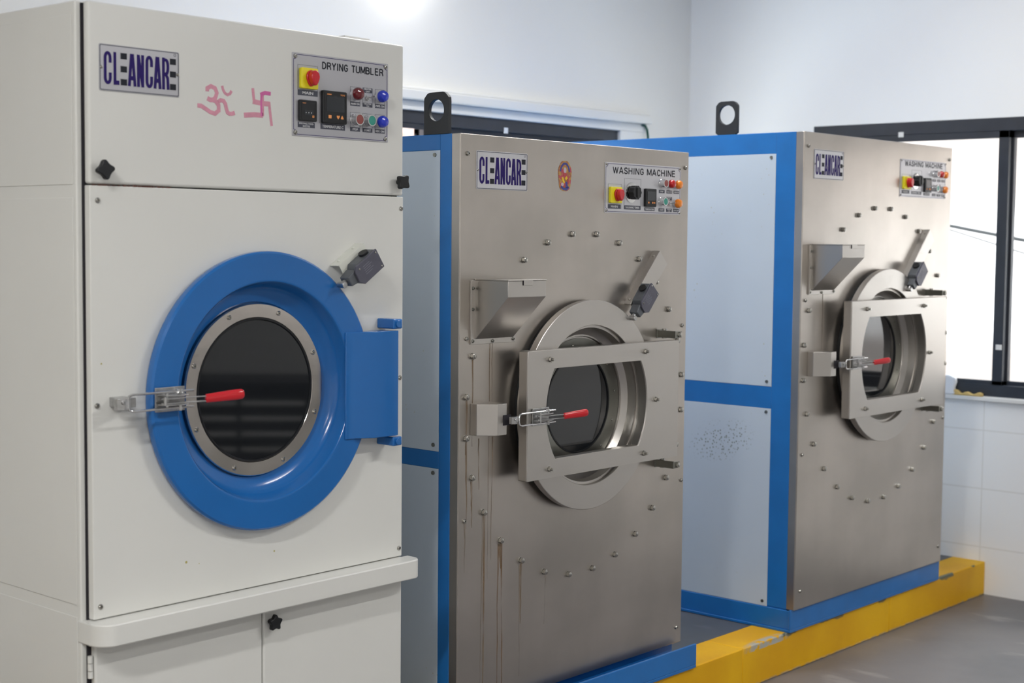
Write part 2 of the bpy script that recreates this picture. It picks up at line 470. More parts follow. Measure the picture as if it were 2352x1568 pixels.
def rect_with_hole(x0, x1, z0, z1, cx, cz, R, y0, y1, n=96):
    angs = set(2*PI*i/n for i in range(n))
    for X in (x0, x1):
        for Z in (z0, z1): angs.add(math.atan2(Z-cz, X-cx) % (2*PI))
    outer, inner = [], []
    for a in sorted(angs):
        c, s = math.cos(a), math.sin(a); t = 1e9
        if c > 1e-9: t = min(t, (x1-cx)/c)
        if c < -1e-9: t = min(t, (x0-cx)/c)
        if s > 1e-9: t = min(t, (z1-cz)/s)
        if s < -1e-9: t = min(t, (z0-cz)/s)
        outer.append((cx+c*t, cz+s*t)); inner.append((cx+c*R, cz+s*R))
    return MB().frame(outer, inner, y0, y1)

def text_bm(txt, x0, z0, w, h, y, thick=0.0003, bold=0.03, font_sp=1.0):
    """lettering filling a box w x h with lower left corner x0, z0 on a plane facing -y"""
    cu = bpy.data.curves.new('t', 'FONT'); cu.body = txt; cu.size = 1; cu.offset = bold; cu.space_character = font_sp
    cu.align_x = 'CENTER'; cu.resolution_u = 3
    o = bpy.data.objects.new('t', cu); C.objects.link(o)
    bpy.context.view_layer.update()
    dg = bpy.context.evaluated_depsgraph_get()
    me = bpy.data.meshes.new_from_object(o.evaluated_get(dg))
    mb = MB(); mb.bm.from_mesh(me)
    bpy.data.objects.remove(o); bpy.data.meshes.remove(me); bpy.data.curves.remove(cu)
    vs = mb.bm.verts[:]
    ax = min(v.co.x for v in vs); bx = max(v.co.x for v in vs); ay = min(v.co.y for v in vs); by = max(v.co.y for v in vs)
    for v in vs:
        v.co = Vector((x0+(v.co.x-ax)/(bx-ax)*w, y, z0+(v.co.y-ay)/(by-ay)*h))
    r = bmesh.ops.extrude_face_region(mb.bm, geom=mb.bm.faces[:])
    for e in r['geom']:
        if isinstance(e, bmesh.types.BMVert): e.co.y -= thick
    return mb

def hexbolt(r=0.008, h=0.006, shank=0.0, nut=False):
    """hex head whose axis is -y, seated on y = 0"""
    mb = MB()
    mb.prism([(r*math.cos(PI/3*i+0.3), r*math.sin(PI/3*i+0.3)) for i in range(6)], -0.0015, -h)
    mb.cyl((0, 0, 0), (0, -0.0012, 0), r*1.08, seg=18)
    if shank: mb.cyl((0, -h, 0), (0, -h-shank, 0), r*0.55, r*0.5, seg=12)
    else: mb.lathe([(r*0.85, -h), (r*0.6, -h-0.0012), (0, -h-0.0016)], 0, 0, 12)
    return mb
def screwhead(r=0.006, h=0.003):
    mb = MB()
    mb.lathe([(r, 0), (r*0.95, -h*0.6), (r*0.6, -h), (r*0.35, -h), (r*0.3, -h*0.4), (0, -h*0.4)], 0, 0, 16)
    return mb

# ------------------------------------------------------------------ the lettered name plate
def strokes():
    """the eight glyphs as strokes in a unit box 0..1 (x over the plate, z over the letter height)"""
    arc = lambda cx, rx, a0, a1, z0, z1: [(cx+rx*math.cos(math.radians(a0+(a1-a0)*i/14)), (z0+z1)/2+(z1-z0)/2*math.sin(math.radians(a0+(a1-a0)*i/14))) for i in range(15)]
    out = []
    def Cg(a, b):
        c = (a+b)/2; rx = (b-a)/2-0.016
        # stadium-like C: two half ellipses joined by a straight back
        top = [(c+rx*math.cos(math.radians(t)), 0.80+0.155*math.sin(math.radians(t))) for t in range(0, 181, 15)]
        bot = [(c-rx*math.cos(math.radians(t)), 0.20-0.155*math.sin(math.radians(t))) for t in range(0, 181, 15)]
        return [(c+rx, 0.66)]+top+bot+[(c+rx, 0.36)]
    out.append(Cg(0.056, 0.149)); 
    out.append([(0.190, 1.0), (0.190, 0.0)]); out.append([(0.190, 0.07), (0.242, 0.07)])
    def A(a, b):
        c = (a+b)/2
        return [[(a+0.014, 0), (c-0.006, 1.0)], [(b-0.014, 0), (c+0.006, 1.0)], [(a+0.026, 0.25), (b-0.026, 0.25)]]
    out += A(0.350, 0.450)
    out += [[(0.479, 0), (0.479, 1)], [(0.532, 0), (0.532, 1)], [(0.479, 0.97), (0.532, 0.03)]]
    out.append(Cg(0.570, 0.660))
    out += A(0.672, 0.766)
    out += [[(0.796, 0), (0.796, 1)],
            [(0.796, 0.93)]+[(0.828+0.026*math.sin(math.radians(t)), 0.71+0.22*math.cos(math.radians(t))) for t in range(0, 181, 20)]+[(0.796, 0.49)],
            [(0.822, 0.50), (0.850, 0.36), (0.856, 0.0)]]
    return out
def name_plate(parent, x0, z0, w, h, y, m, group=None):
    pl = MB().prism(rrect(x0, x0+w, z0, z0+h, 0.003, 3), y-0.0015, y).build('name_plate', m, parent, bevel=0.0004)
    ln = MB().frame(rrect(x0+0.0015, x0+w-0.0015, z0+0.0015, z0+h-0.0015, 0.003, 3), rrect(x0+0.003, x0+w-0.003, z0+0.003, z0+h-0.003, 0.002, 3), y-0.0019, y-0.0015)
    ln.build('border_line', M['strip'], pl)
    lb = z0+h*0.145; lh = h*0.70; mb = MB()
    for i, st in enumerate(strokes()):
        mb.ribbon([(x0+w*a, lb+lh*b) for a, b in st], 0.033*w if len(st) != 2 or abs(st[0][1]-st[1][1]) > 0.1 else 0.13*lh, y-0.0021-0.00004*(i % 4), y-0.0015)
    mb.build('lettering', M['navy'], pl)
    for cx in (0.298, 0.918):
        mb = MB()
        for cz in (0.90, 0.50, 0.10):
            mb.box(x0+w*(cx-0.038), x0+w*(cx+0.038), y-0.0021, y-0.0015, lb+lh*(cz-0.095), lb+lh*(cz+0.095))
        mb.build('block_letter', M['ink'], pl)
    for sx, sz in ((0.025, 0.5), (0.978, 0.5)):
        screwhead(0.0035, 0.002).build('screw', M['bolt'], pl, loc=(x0+w*sx, y-0.0015, z0+h*sz))
    MB().frame(circle(x0+w*0.945, z0+h*0.925, 0.0030, 20), circle(x0+w*0.945, z0+h*0.925, 0.0022, 20), y-0.0019, y-0.0015).build('trade_mark_ring', M['strip'], pl)
    return pl

SF = {
 'D': [[(0,0),(0,1)], [(0,.94),(.45,.94),(.85,.75),(.92,.5),(.85,.25),(.45,.06),(0,.06)]],
 'R': [[(0,0),(0,1)], [(0,.94),(.6,.94),(.88,.82),(.88,.62),(.6,.5),(0,.5)], [(.55,.5),(.85,.32),(.95,0)]],
 'Y': [[(0,1),(.5,.45)], [(1,1),(.5,.45)], [(.5,.5),(.5,0)]],
 'I': [[(.5,0),(.5,1)]],
 'N': [[(0,0),(0,1)], [(0,1),(.95,0)], [(.95,0),(.95,1)]],
 'G': [[(.92,.72),(.75,.90),(.5,.95),(.2,.85),(.02,.5),(.2,.15),(.5,.05),(.75,.10),(.93,.25),(.93,.46),(.5,.46)]],
 'T': [[(.5,0),(.5,1)], [(0,.94),(1,.94)]],
 'U': [[(0,1),(0,.3),(.15,.1),(.47,.05),(.8,.1),(.95,.3),(.95,1)]],
 'M': [[(0,0),(0,1)], [(0.02,1),(.5,.1)], [(.98,1),(.5,.1)], [(1,0),(1,1)]],
 'B': [[(0,0),(0,1)], [(0,.94),(.55,.94),(.82,.82),(.8,.62),(.55,.53),(0,.53)], [(.5,.53),(.86,.42),(.9,.2),(.6,.06),(0,.06)]],
 'L': [[(0,0),(0,1)], [(0,.06),(.85,.06)]],
 'E': [[(0,0),(0,1)], [(0,.06),(.88,.06)], [(0,.52),(.8,.52)], [(0,.94),(.85,.94)]],
 'W': [[(0,1),(.25,0)], [(.25,0),(.5,.95)], [(.5,.95),(.75,0)], [(.75,0),(1,1)]],
 'A': [[(0,0),(.5,1)], [(1,0),(.5,1)], [(.2,.3),(.8,.3)]],
 'S': [[(.9,.74),(.75,.90),(.45,.95),(.12,.86),(.08,.66),(.3,.54),(.7,.45),(.92,.3),(.82,.12),(.5,.05),(.15,.12),(.02,.28)]],
 'H': [[(0,0),(0,1)], [(.95,0),(.95,1)], [(0,.52),(.95,.52)]],
 'C': [[(.93,.70),(.75,.90),(.5,.95),(.2,.85),(.02,.5),(.2,.15),(.5,.05),(.75,.10),(.93,.30)]],
}
def title(pl, txt, x0, z0, w, h, y):
    wd = {'I': 0.34, 'M': 1.12, 'W': 1.35, ' ': 0.42, 'A': 1.05}
    ws = [wd.get(c, 0.92) for c in txt]; gap = 0.34
    u = w/(sum(ws)+gap*(len(txt)-1)); x = x0; k = 0
    mb = MB()
    for c, cw in zip(txt, ws):
        for st in SF.get(c, []):
            k += 1
            mb.ribbon([(x+(a*cw if c != 'I' else 0.5*cw)*u, z0+b*h) for a, b in st], 0.175*h, y-0.0004-0.00003*(k % 5), y)
        x += (cw+gap)*u
    return mb.build('title_lettering', M['ink'], pl)

# ------------------------------------------------------------------ controls (local to a plate, axis -y)
def label_strip(pl, x0, z0, x1, z1, y, txt, lines=1):
    MB().box(x0, x1, y-0.0005, y, z0, z1).build('label_strip', M['strip'], pl)
    rows = txt.split('\n'); n = len(rows); hh = (z1-z0)
    for i, t in enumerate(rows):
        h = hh*(0.50 if n == 1 else 0.34)
        zc = z0+hh*(1-(i+0.5)/n) if n > 1 else (z0+z1)/2
        w = (x1-x0)*min(0.86, 0.13*len(t)+0.02)
        text_bm(t, (x0+x1)/2-w/2, zc-h/2, w, h, y-0.0005, 0.0002, 0.02).build('strip_lettering', M['whiteink'], pl)
def main_switch(pl, x0, z0, x1, z1, y):
    MB().prism(rrect(x0, x1, z0, z1, 0.004), y-0.010, y).build('switch_base', M['yellow'], pl, bevel=0.0015)
    cx, cz = (x0+x1)/2+0.001, (z0+z1)/2
    r = (z1-z0)*0.33
    pts = []
    for i in range(48):
        a = 2*PI*i/48
        rr = r*(1+0.38*max(0, math.cos(a+PI/2))**6)      # a beak pointing down
        pts.append((cx+rr*math.cos(a)*0.92, cz+0.003+rr*math.sin(a)))
    mb = MB().prism(pts, y-0.016, y-0.010)
    mb.prism([(cx+(px-cx)*0.82, cz+(pz-cz)*0.92) for px, pz in pts], y-0.030, y-0.016)
    mb.build('switch_knob', M['red'], pl, bevel=0.002)
def push_button(pl, cx, cz, y, m, r=0.0125):
    MB().lathe([(r*1.05, y), (r*1.05, y-0.003), (r*0.98, y-0.004), (r*0.98, y-0.017), (r*1.02, y-0.018), (r*1.02, y-0.021), (r*0.84, y-0.021), (r*0.84, y-0.019), (0, y-0.019)], cx, cz, 28).build('push_button', M['chrome'], pl)
    MB().lathe([(r*0.84, y-0.018), (r*0.82, y-0.0205), (0, y-0.021)], cx, cz, 28).build('button_cap', m, pl)
def lamp(pl, cx, cz, y, m, r=0.0135):
    MB().lathe([(r*0.95, y), (r*0.95, y-0.009), (0, y-0.009)], cx, cz, 28).build('lamp_collar', M['plate2'], pl)
    MB().lathe([(r, y-0.009), (r*1.04, y-0.012), (r, y-0.018), (r*0.8, y-0.0225), (r*0.4, y-0.0245), (0, y-0.025)], cx, cz, 28).build('indicator_lamp', m, pl)
def toggle_switch(pl, cx, cz, y):
    mb = MB().cyl((cx, y, cz), (cx, y-0.004, cz), 0.0065, seg=6).cyl((cx, y-0.004, cz), (cx, y-0.010, cz), 0.004)
    mb.cyl((cx, y-0.009, cz), (cx+0.004, y-0.024, cz+0.004), 0.0016, 0.0024)
    mb.build('toggle_switch', M['chrome'], pl)
def thin_frame(pl, x0, z0, x1, z1, y, t=0.0006, m=None):
    MB().frame(rect(x0, x1, z0, z1), rect(x0+t, x1-t, z0+t, z1-t), y-0.0003, y).build('printed_outline', m or M['strip'], pl)

def plate_border(pl, x0, z0, w, h, y, r, ins=0.004, t=0.0012):
    """line round the plate that curves in round the corner screws"""
    a, b, c, d = x0+ins, x0+w-ins, z0+ins, z0+h-ins
    pts = []
    for cx, cz, s in ((b, d, 0), (a, d, 1), (a, c, 2), (b, c, 3)):
        for i in range(9):
            t0 = {0: 270, 1: 0, 2: 90, 3: 180}[s]
            ang = math.radians(t0-90*i/8)
            pts.append((cx+r*math.cos(ang), cz+r*math.sin(ang)))
    # order: top right corner arc runs from below to left of the corner
    pts.append(pts[0])
    MB().ribbon(pts, t, y-0.0003, y).build('border_line', M['navy'], pl)

# ------------------------------------------------------------------ toggle clamp, built round (0,0) at the left rim of a ring
def toggle_clamp(parent, cx, y, cz, s=1.0, bridge=0.0):
    """cx = x of the keeper hook, clamp runs to the right; y = plane of the bow"""
    t = 0.0028*s
    mb = MB()
    # base plate, two cheeks and pivots
    bx0, bx1 = cx+0.085*s, cx+0.155*s
    mb.box(bx0-0.004*s, bx1, y+0.010, y+0.014, cz-0.026*s, cz+0.026*s)
    for k in (-1, 1):
        mb.prism([(bx0, y+0.012), (bx1, y+0.012), (bx1-0.006*s, y-0.012*s), (bx1-0.03*s, y-0.020*s), (bx0+0.008*s, y-0.008*s)],
                 cz+k*0.010*s-0.0014, cz+k*0.010*s+0.0014, axis='z')
        mb.cyl((bx1-0.024*s, y-0.006*s, cz+k*0.012*s), (bx1-0.024*s, y-0.006*s, cz+k*0.024*s), 0.0048*s, seg=6)
    mb.cyl((bx0+0.016*s, y-0.002*s, cz-0.016*s), (bx0+0.016*s, y-0.002*s, cz+0.016*s), 0.0035*s)
    body = mb.build('toggle_clamp', M['zinc'], parent, bevel=0.0006)
    # bow
    x0 = cx+0.002; xe = bx1+0.012*s; hw = 0.0175*s
    pts = [(xe, y-0.004*s, cz+hw), (x0+0.012*s, y-0.004*s, cz+hw), (x0+0.004*s, y-0.004*s, cz+hw*0.85), (x0, y-0.004*s, cz+hw*0.45),
           (x0, y-0.004*s, cz-hw*0.45), (x0+0.004*s, y-0.004*s, cz-hw*0.85), (x0+0.012*s, y-0.004*s, cz-hw), (xe, y-0.004*s, cz-hw)]
    bow = MB().tube(pts, t, 10)
    for k in (-1, 1): bow.cyl((bx1-0.032*s, y-0.004*s, cz+k*hw), (bx1-0.018*s, y-0.004*s, cz+k*hw), 0.0052*s, seg=6)
    bow.build('latch_bow', M['chrome'], body)
    # lever blades
    mb = MB()
    mb.prism([(bx0-0.004*s, y-0.010*s), (bx0+0.02*s, y-0.020*s), (bx1-0.006*s, y-0.020*s), (bx1+0.035*s, y-0.026*s), (bx1+0.056*s, y-0.032*s),
              (bx1+0.056*s, y-0.026*s), (bx1, y-0.012*s), (bx0, y-0.003*s)], cz-0.0075*s, cz-0.0045*s, axis='z')
    mb.prism([(bx0-0.004*s, y-0.010*s), (bx0+0.02*s, y-0.020*s), (bx1-0.006*s, y-0.020*s), (bx1+0.035*s, y-0.026*s), (bx1+0.056*s, y-0.032*s),
              (bx1+0.056*s, y-0.026*s), (bx1, y-0.012*s), (bx0, y-0.003*s)], cz+0.0030*s, cz+0.0055*s, axis='z')
    mb.cyl((bx0+0.004*s, y-0.012*s, cz-0.010*s), (bx0+0.004*s, y-0.012*s, cz+0.008*s), 0.003*s, seg=10)
    mb.build('lever', M['zinc'], body, bevel=0.0005)
    # red grip
    p0 = Vector((bx1+0.030*s, y-0.022*s, cz-0.001*s)); p1 = Vector((bx1+0.116*s, y-0.046*s, cz+0.0055*s))
    d = (p1-p0)
    g = MB(); prof = [(0.0, 0.0065), (0.02, 0.0095), (0.25, 0.0102), (0.8, 0.0118), (0.93, 0.0112), (0.98, 0.008), (1.0, 0.0001)]
    seg = 20; u = d.normalized().cross(Vector((0, 0, 1))).normalized(); w = u.cross(d.normalized())
    rings = [[g.bm.verts.new(p0+d*a+(u*math.cos(2*PI*i/seg)*0.62+w*math.sin(2*PI*i/seg))*r*s) for i in range(seg)] for a, r in prof]
    for A, B in zip(rings, rings[1:]):
        for i in range(seg): g.face([A[i], A[(i+1) % seg], B[(i+1) % seg], B[i]])
    g.face(rings[0]); g.face(rings[-1])
    tag(g.build('handle', M['red'], body), 'red plastic grip')
    return body

def keeper(parent, cx, y, cz, s=1.0, depth=0.05):
    """hook that the bow catches, standing on a small foot"""
    mb = MB()
    mb.box(cx-0.004*s, cx+0.028*s, y+0.004, y+depth, cz-0.010*s, cz+0.010*s)
    mb.prism([(cx-0.024*s, y+0.006), (cx+0.012*s, y+0.006), (cx+0.012*s, y), (cx+0.004*s, y-0.001), (cx-0.002*s, y-0.012*s), (cx-0.010*s, y-0.014*s), (cx-0.024*s, y-0.006*s)],
             cz-0.012*s, cz+0.012*s, axis='z')
    mb.cyl((cx-0.014*s, y-0.011*s, cz+0.004*s), (cx-0.014*s, y-0.017*s, cz+0.004*s), 0.0045*s)
    return mb.build('latch_keeper', M['zinc'], parent, bevel=0.0012)

# ------------------------------------------------------------------ limit switch on its bracket
def limit_switch(parent, ox, oz, ang, y0, s=1.0, bracket='steel', body_u=0.0, L=0.2145, W_=0.057, stand=0.023, off=0.0):
    """local axes: u along the bracket, w to its lower right; y0 = sheet plane, origin = lower end of the bracket's fold"""
    ca, sa = math.cos(ang), math.sin(ang)
    def T(u, w): return (ox+ca*u+sa*w, oz+sa*u-ca*w)
    t = 0.0022
    mb = MB()
    mb.prism([T(0, 0), T(L, 0), T(L, t), T(0, t)], y0-stand, y0)                               # standing leg
    mb.prism([T(0, 0), T(L, 0), T(L-0.004, W_), T(0, W_*0.9)], y0-stand-t, y0-stand)           # flat leg
    for u in (0.018, L-0.022):
        mb.cyl((*[T(u, 0)[0]], y0-stand*0.5, T(u, 0)[1]), (T(u, -0.0035)[0], y0-stand*0.5, T(u, -0.0035)[1]), 0.004)
    br = mb.build('switch_bracket', M[bracket], parent, bevel=0.0004)
    f = y0-stand-t
    u0, u1, w0, w1 = body_u, body_u+0.078*s, off-0.004*s, off+0.046*s
    mb = MB().prism([T(u0+0.012*s, w0), T(u1, w0), T(u1, w1), T(u0+0.006*s, w1), T(u0-0.006*s, w1-0.012*s), T(u0, w0+0.014*s)], f-0.034*s, f)
    body = mb.build('limit_switch', M['greybox'], parent, bevel=0.0025)
    mb = MB().prism([T(u0+0.004*s, w0), T(u1+0.001, w0), T(u1+0.001, w1), T(u0+0.006*s, w1), T(u0-0.007*s, w1-0.013*s), T(u0-0.006*s, w0+0.012*s)], f-0.040*s, f-0.034*s)
    cov = mb.build('switch_cover', M['greycover'], body, bevel=0.0012)
    for u, w in ((u1-0.006, w0+0.006), (u1-0.006, w1-0.006), (u0+0.008, w0+0.010)):
        q = T(u, w); screwhead(0.0026*s, 0.0015).build('screw', M['bolt'], body, loc=(q[0], f-0.040*s, q[1]))
    # conduit plug on the upper left flank
    q0, q1 = T(u1-0.022*s, w0), T(u1-0.022*s, w0-0.006*s)
    MB().cyl((q0[0], f-0.018*s, q0[1]), (q1[0], f-0.018*s, q1[1]), 0.0125*s, seg=24).build('conduit_plug', M['black'], body, bevel=0.001)
    # turret head with roller plunger pointing to the door ring
    mb = MB().prism([T(u0, w0+0.006*s), T(u0, w1-0.010*s), T(u0-0.018*s, w1-0.014*s), T(u0-0.028*s, w1-0.016*s), T(u0-0.028*s, w0+0.010*s)], f-0.034*s, f-0.004*s)
    mb.build('switch_head', M['greybox'], body, bevel=0.002)
    a, b = T(u0-0.028*s, w0+0.021*s), T(u0-0.041*s, w0+0.021*s)
    MB().cyl((a[0], f-0.019*s, a[1]), (b[0], f-0.019*s, b[1]), 0.007*s, seg=16).cyl((b[0], f-0.030*s, b[1]), (b[0], f-0.008*s, b[1]), 0.0075*s, seg=16).build('roller_plunger', M['zinc'], body, bevel=0.0008)
    # faint print on the cover
    mb = MB()
    for i in range(5):
        a, b = T(u0+0.020*s, w0+(0.012+0.005*i)*s), T(u0+(0.050 if i % 2 else 0.044)*s, w0+(0.012+0.005*i)*s)
        mb.ribbon([a, b], 0.0016*s, f-0.0403*s, f-0.0399*s)
    mb.build('faint_print', mat('faint_print', (0.16, 0.16, 0.20), 0.5), body)
    return body

def star_knob(parent, x, y, z, rot=0.0, r=0.0205, lobes=4, tilt=0):
    n = 64; pts = []
    for i in range(n):
        a = 2*PI*i/n+rot
        rr = r*(0.70+0.30*(0.5+0.5*math.cos(lobes*(a-rot)))**1.5)
        pts.append((rr*math.cos(a), rr*math.sin(a)))
    mb = MB().prism(pts, -0.026, -0.014)
    mb.cyl((0, 0, 0), (0, -0.015, 0), 0.006, 0.009)
    k = mb.build('star_knob', M['black'], parent, bevel=0.002, loc=(x, y, z))
    return k

# ================================================================== SETTING
def setting():
    S = lambda o: tag(o, kind='structure')
    S(MB().box(XL-0.3, XR+0.35, YF-0.3, YB+0.3, -0.12, 0).build('floor', M['floor']))
    S(MB().box(XL-0.3, XR+0.35, YF-0.3, YB+0.3, ZC, ZC+0.12).build('ceiling', M['ceil']))
    # right wall with two window openings
    wy0, wy1, wz0, wz1 = -0.93, 0.905, 0.852, 2.03
    mb = MB(); T = 0.28
    mb.box(XR, XR+T, YF, YB+T, 0, wz0); mb.box(XR, XR+T, YF, YB+T, wz1, ZC)
    mb.box(XR, XR+T, wy1, YB+T, wz0, wz1)
    mb.box(XR, XR+T, YF, wy0, wz0, wz1)
    S(mb.build('wall_right', M['tile']))
    # back wall with its window opening
    bx0, bx1, bz0, bz1 = 0.7, 3.27, 0.88, 2.006
    mb = MB()
    mb.box(XL-T, XR, YB, YB+T, 0, bz0); mb.box(XL-T, XR, YB, YB+T, bz1, ZC)
    mb.box(XL-T, bx0, YB, YB+T, bz0, bz1); mb.box(bx1, XR, YB, YB+T, bz0, bz1)
    S(mb.build('wall_back', M['paint']))
    S(MB().box(XL-T, XL, YF, YB, 0, ZC).build('wall_left', M['paint']))
    S(MB().box(XL-T, XR+T, YF-T, YF, 0, ZC).build('wall_front', M['paint']))
    # black sliding window, right wall
    def window(name, y0, y1, z0, z1):
        mb = MB(); a = XR+0.0; b = XR+0.07
        mb.box(a, b, y0, y1, z1-0.055, z1); mb.box(a, b, y0, y1, z0, z0+0.05)
        mb.box(a, b, y1-0.05, y1, z0+0.05, z1-0.055); mb.box(a, b, y0, y0+0.05, z0+0.05, z1-0.055)
        ym = (y0+y1)/2
        for (s0, s1, xo) in ((ym-0.012, y1-0.03, 0.004), (y0+0.03, ym+0.018, 0.036)):      # two sashes
            xa, xb = a+xo, a+xo+0.028
            mb.box(xa, xb, s0, s0+0.045, z0+0.03, z1-0.04); mb.box(xa, xb, s1-0.04, s1, z0+0.03, z1-0.04)
            mb.box(xa, xb, s0, s1, z1-0.085, z1-0.04); mb.box(xa, xb, s0, s1, z0+0.03, z0+0.068)
        w = S(mb.build(name, M['blackframe'], bevel=0.0015))
        for s0, s1, xo in ((ym+0.03, y1-0.06, 0.016), (y0+0.06, ym-0.02, 0.048)):
            MB().box(a+xo, a+xo+0.004, s0, s1, z0+0.06, z1-0.08).build('window_pane', M['pane'], w)
        return w
    w1 = window('window_1', wy0, wy1, wz0, wz1)
    for y, z in ((0.467, 1.977), (-0.0085, 1.065)):
        MB().box(XR-0.003, XR+0.001, y-0.012, y+0.012, z-0.012, z+0.010).build('paint_fleck', M['trunk'], w1)
    # back window
    mb = MB(); a, b = YB+0.0, YB+0.07
    mb.box(bx0, bx1, a, b, bz1-0.05, bz1); mb.box(bx0, bx1, a, b, bz0, bz0+0.05)
    mb.box(bx1-0.05, bx1, a, b, bz0+0.05, bz1-0.05); mb.box(bx0, bx0+0.05, a, b, bz0+0.05, bz1-0.05)
    for s0, s1, yo, rl in ((bx0+0.03, 2.06, 0.004, 0.070), (2.01, bx1-0.03, 0.034, 0.10)):
        mb.box(s0, s0+0.05, a+yo, a+yo+0.026, bz0+0.03, bz1-0.04); mb.box(s1-0.05, s1, a+yo, a+yo+0.026, bz0+0.03, bz1-0.04)
        mb.box(s0, s1, a+yo, a+yo+0.026, bz1-rl, bz1-0.04); mb.box(s0, s1, a+yo, a+yo+0.026, bz0+0.03, bz0+0.08)
    w3 = S(mb.build('window_2', M['blackframe'], bevel=0.0015))
    for s0, s1, yo in ((bx0+0.07, 1.98, 0.015), (2.0, bx1-0.07, 0.045)):
        MB().box(s0, s1, a+yo, a+yo+0.004, bz0+0.07, bz1-0.09).build('window_pane', M['pane'], w3)
    MB().box(2.484, 2.508, YB-0.002, YB+0.001, 1.948, 1.972).build('paint_fleck', M['trunk'], w3)
    # plaster surround and projecting drip ledge over the back window
    mb = MB().box(bx0-0.15, 3.46, YB-0.018, YB, bz1, 2.045)
    mb.box(bx1, 3.44, YB-0.018, YB, bz0-0.1, bz1)
    S(mb.build('trim_1', M['trunk'], bevel=0.003))
    mb = MB().box(bx0-0.15, 3.462, YB-0.055, YB, 2.045, 2.082)
    mb.box(bx0-0.15, 3.462, YB-0.045, YB, 2.082, 2.094)
    S(mb.build('trim_2', M['trunk'], bevel=0.004))
    # sill ledge of the right window
    S(MB().box(XR-0.025, XR+0.0, wy0-0.05, wy1+0.05, 0.832, 0.850).build('trim_3', M['trunk'], bevel=0.003))
    # raised platform with its yellow curb
    S(MB().box(XL, XR, 0.0212+0.1485, YB, 0, 0.1408).build('platform', M['platform']))
    mb = MB(); xs = [XL, -3.1, -1.7, -0.2, 1.95, 2.98, XR]
    for i, (x0, x1) in enumerate(zip(xs, xs[1:])):
        mb.box(x0+0.0007, x1-0.0007, 0.0, 0.1485, 0, 0.142)
    S(mb.build('curb', M['curb'], bevel=0.0035, loc=(0, 0.0212, 0)))
setting()

def small_room_things():
    # lamp on the back wall above the frame of the picture
    L0 = MB().lathe([(0.10, 0), (0.10, -0.03), (0.092, -0.035), (0, -0.035)], 0, 0, 40).build('wall_lamp', M['trunk'])
    L0.location = (1.86, YB, 2.56); tag(L0, 'round white bulkhead lamp high on the back wall', 'lamp')
    MB().lathe([(0.088, -0.035), (0.086, -0.055), (0.06, -0.075), (0, -0.083)], 0, 0, 40).build('lamp_shade', M['lampglass'], L0)
    # ceiling battens; the last three are unseen housings for added fill lights
    for i, (x, y) in enumerate(((-2.5, -1.4), (-2.6, -4.2), (1.4, -2.6), (2.5, -0.2), (1.35, 0.35))):
        b = MB().box(-0.62, 0.62, -0.05, 0.05, 0, 0.09).build('ceiling_and_fill_batten', M['trunk'], bevel=0.005)
        b.location = (x, y, ZC-0.09)
        tag(b, ('white ceiling batten light over the aisle before the dryer', 'white ceiling batten light at the far end of the room',
               'white ceiling batten added as unseen fill over the aisle before the washing machines', 'white ceiling batten added as unseen fill above the washing machine nearest the right window', 'white ceiling batten added as unseen fill above the washing machine with the sticker')[i], 'ceiling light')
    # green cable drooping at the end of the ledge
    c = MB().tube([(3.425, YB-0.022, 2.043), (3.440, YB-0.030, 2.038), (3.455, YB-0.030, 2.02), (3.468, YB-0.026, 1.99), (3.476, YB-0.022, 1.95), (3.478, YB-0.021, 1.88)], 0.006).build('cable', M['greencable'])
    tag(c, 'short dark green cable hanging down the white wall beside the back window', 'cable')
    # cloth on the right sill
    mb = MB(); prof = []
    for i in range(15):
        y = 0.05+0.135*i/14
        prof.append((y, 0.8505+0.012+0.005*math.sin(i*1.1)+(0.006 if i > 10 else 0)))
    mb.prism([(0.05, 0.8503)]+prof+[(0.185, 0.8503)], XR-0.024, XR-0.002, axis='x')
    tag(mb.build('cloth', M['clothy'], bevel=0.003), 'folded yellow cloth lying on the white ledge under the right window', 'cloth')
    mb = MB().prism([(0.170, 0.8503), (0.176, 0.88), (0.168, 0.905), (0.172, 0.925), (0.20, 0.935), (0.42, 0.93), (0.44, 0.8503)], XR-0.026, XR-0.002, axis='x')
    tag(mb.build('bundle', M['clothw'], bevel=0.006), 'white bundle on the window ledge close behind the right washing machine', 'bundle')
small_room_things()

def cage_trolley():
    ang = math.atan2(2.66, 2.10)                      # faces the dryer
    o = empty('laundry_trolley', (3.02, -4.0, 0)); o.rotation_euler = (0, 0, PI/2-ang+0.12)
    tag(o, 'dark slatted laundry trolley mirrored in the dark door glass of the dryer', 'trolley')
    MB().box(-0.40, 0.40, -0.25, 0.25, 0.12, 0.16).box(-0.40, -0.37, -0.25, 0.25, 0.16, 0.70).box(0.37, 0.40, -0.25, 0.25, 0.16, 0.70).box(-0.37, 0.37, -0.25, -0.22, 0.16, 0.66).box(-0.40, 0.40, -0.25, 0.25, 0.68, 0.71).build('cabinet', M['black'], o, bevel=0.004)
    for i in range(5):
        MB().box(-0.36, 0.36, 0.235, 0.25, 0.24+0.085*i, 0.265+0.085*i).build('slat', M['trunk'], o, bevel=0.002)
    MB().box(-0.012, 0.012, 0.225, 0.252, 0.16, 0.66).build('upright', M['black'], o)
    for x in (-0.34, 0.34):
        for y in (-0.19, 0.19):
            MB().cyl((x-0.015, y, 0.055), (x+0.015, y, 0.055), 0.055, seg=24).box(x-0.02, x+0.02, y-0.01, y+0.01, 0.055, 0.12).build('wheel', M['black'], o)
cage_trolley()

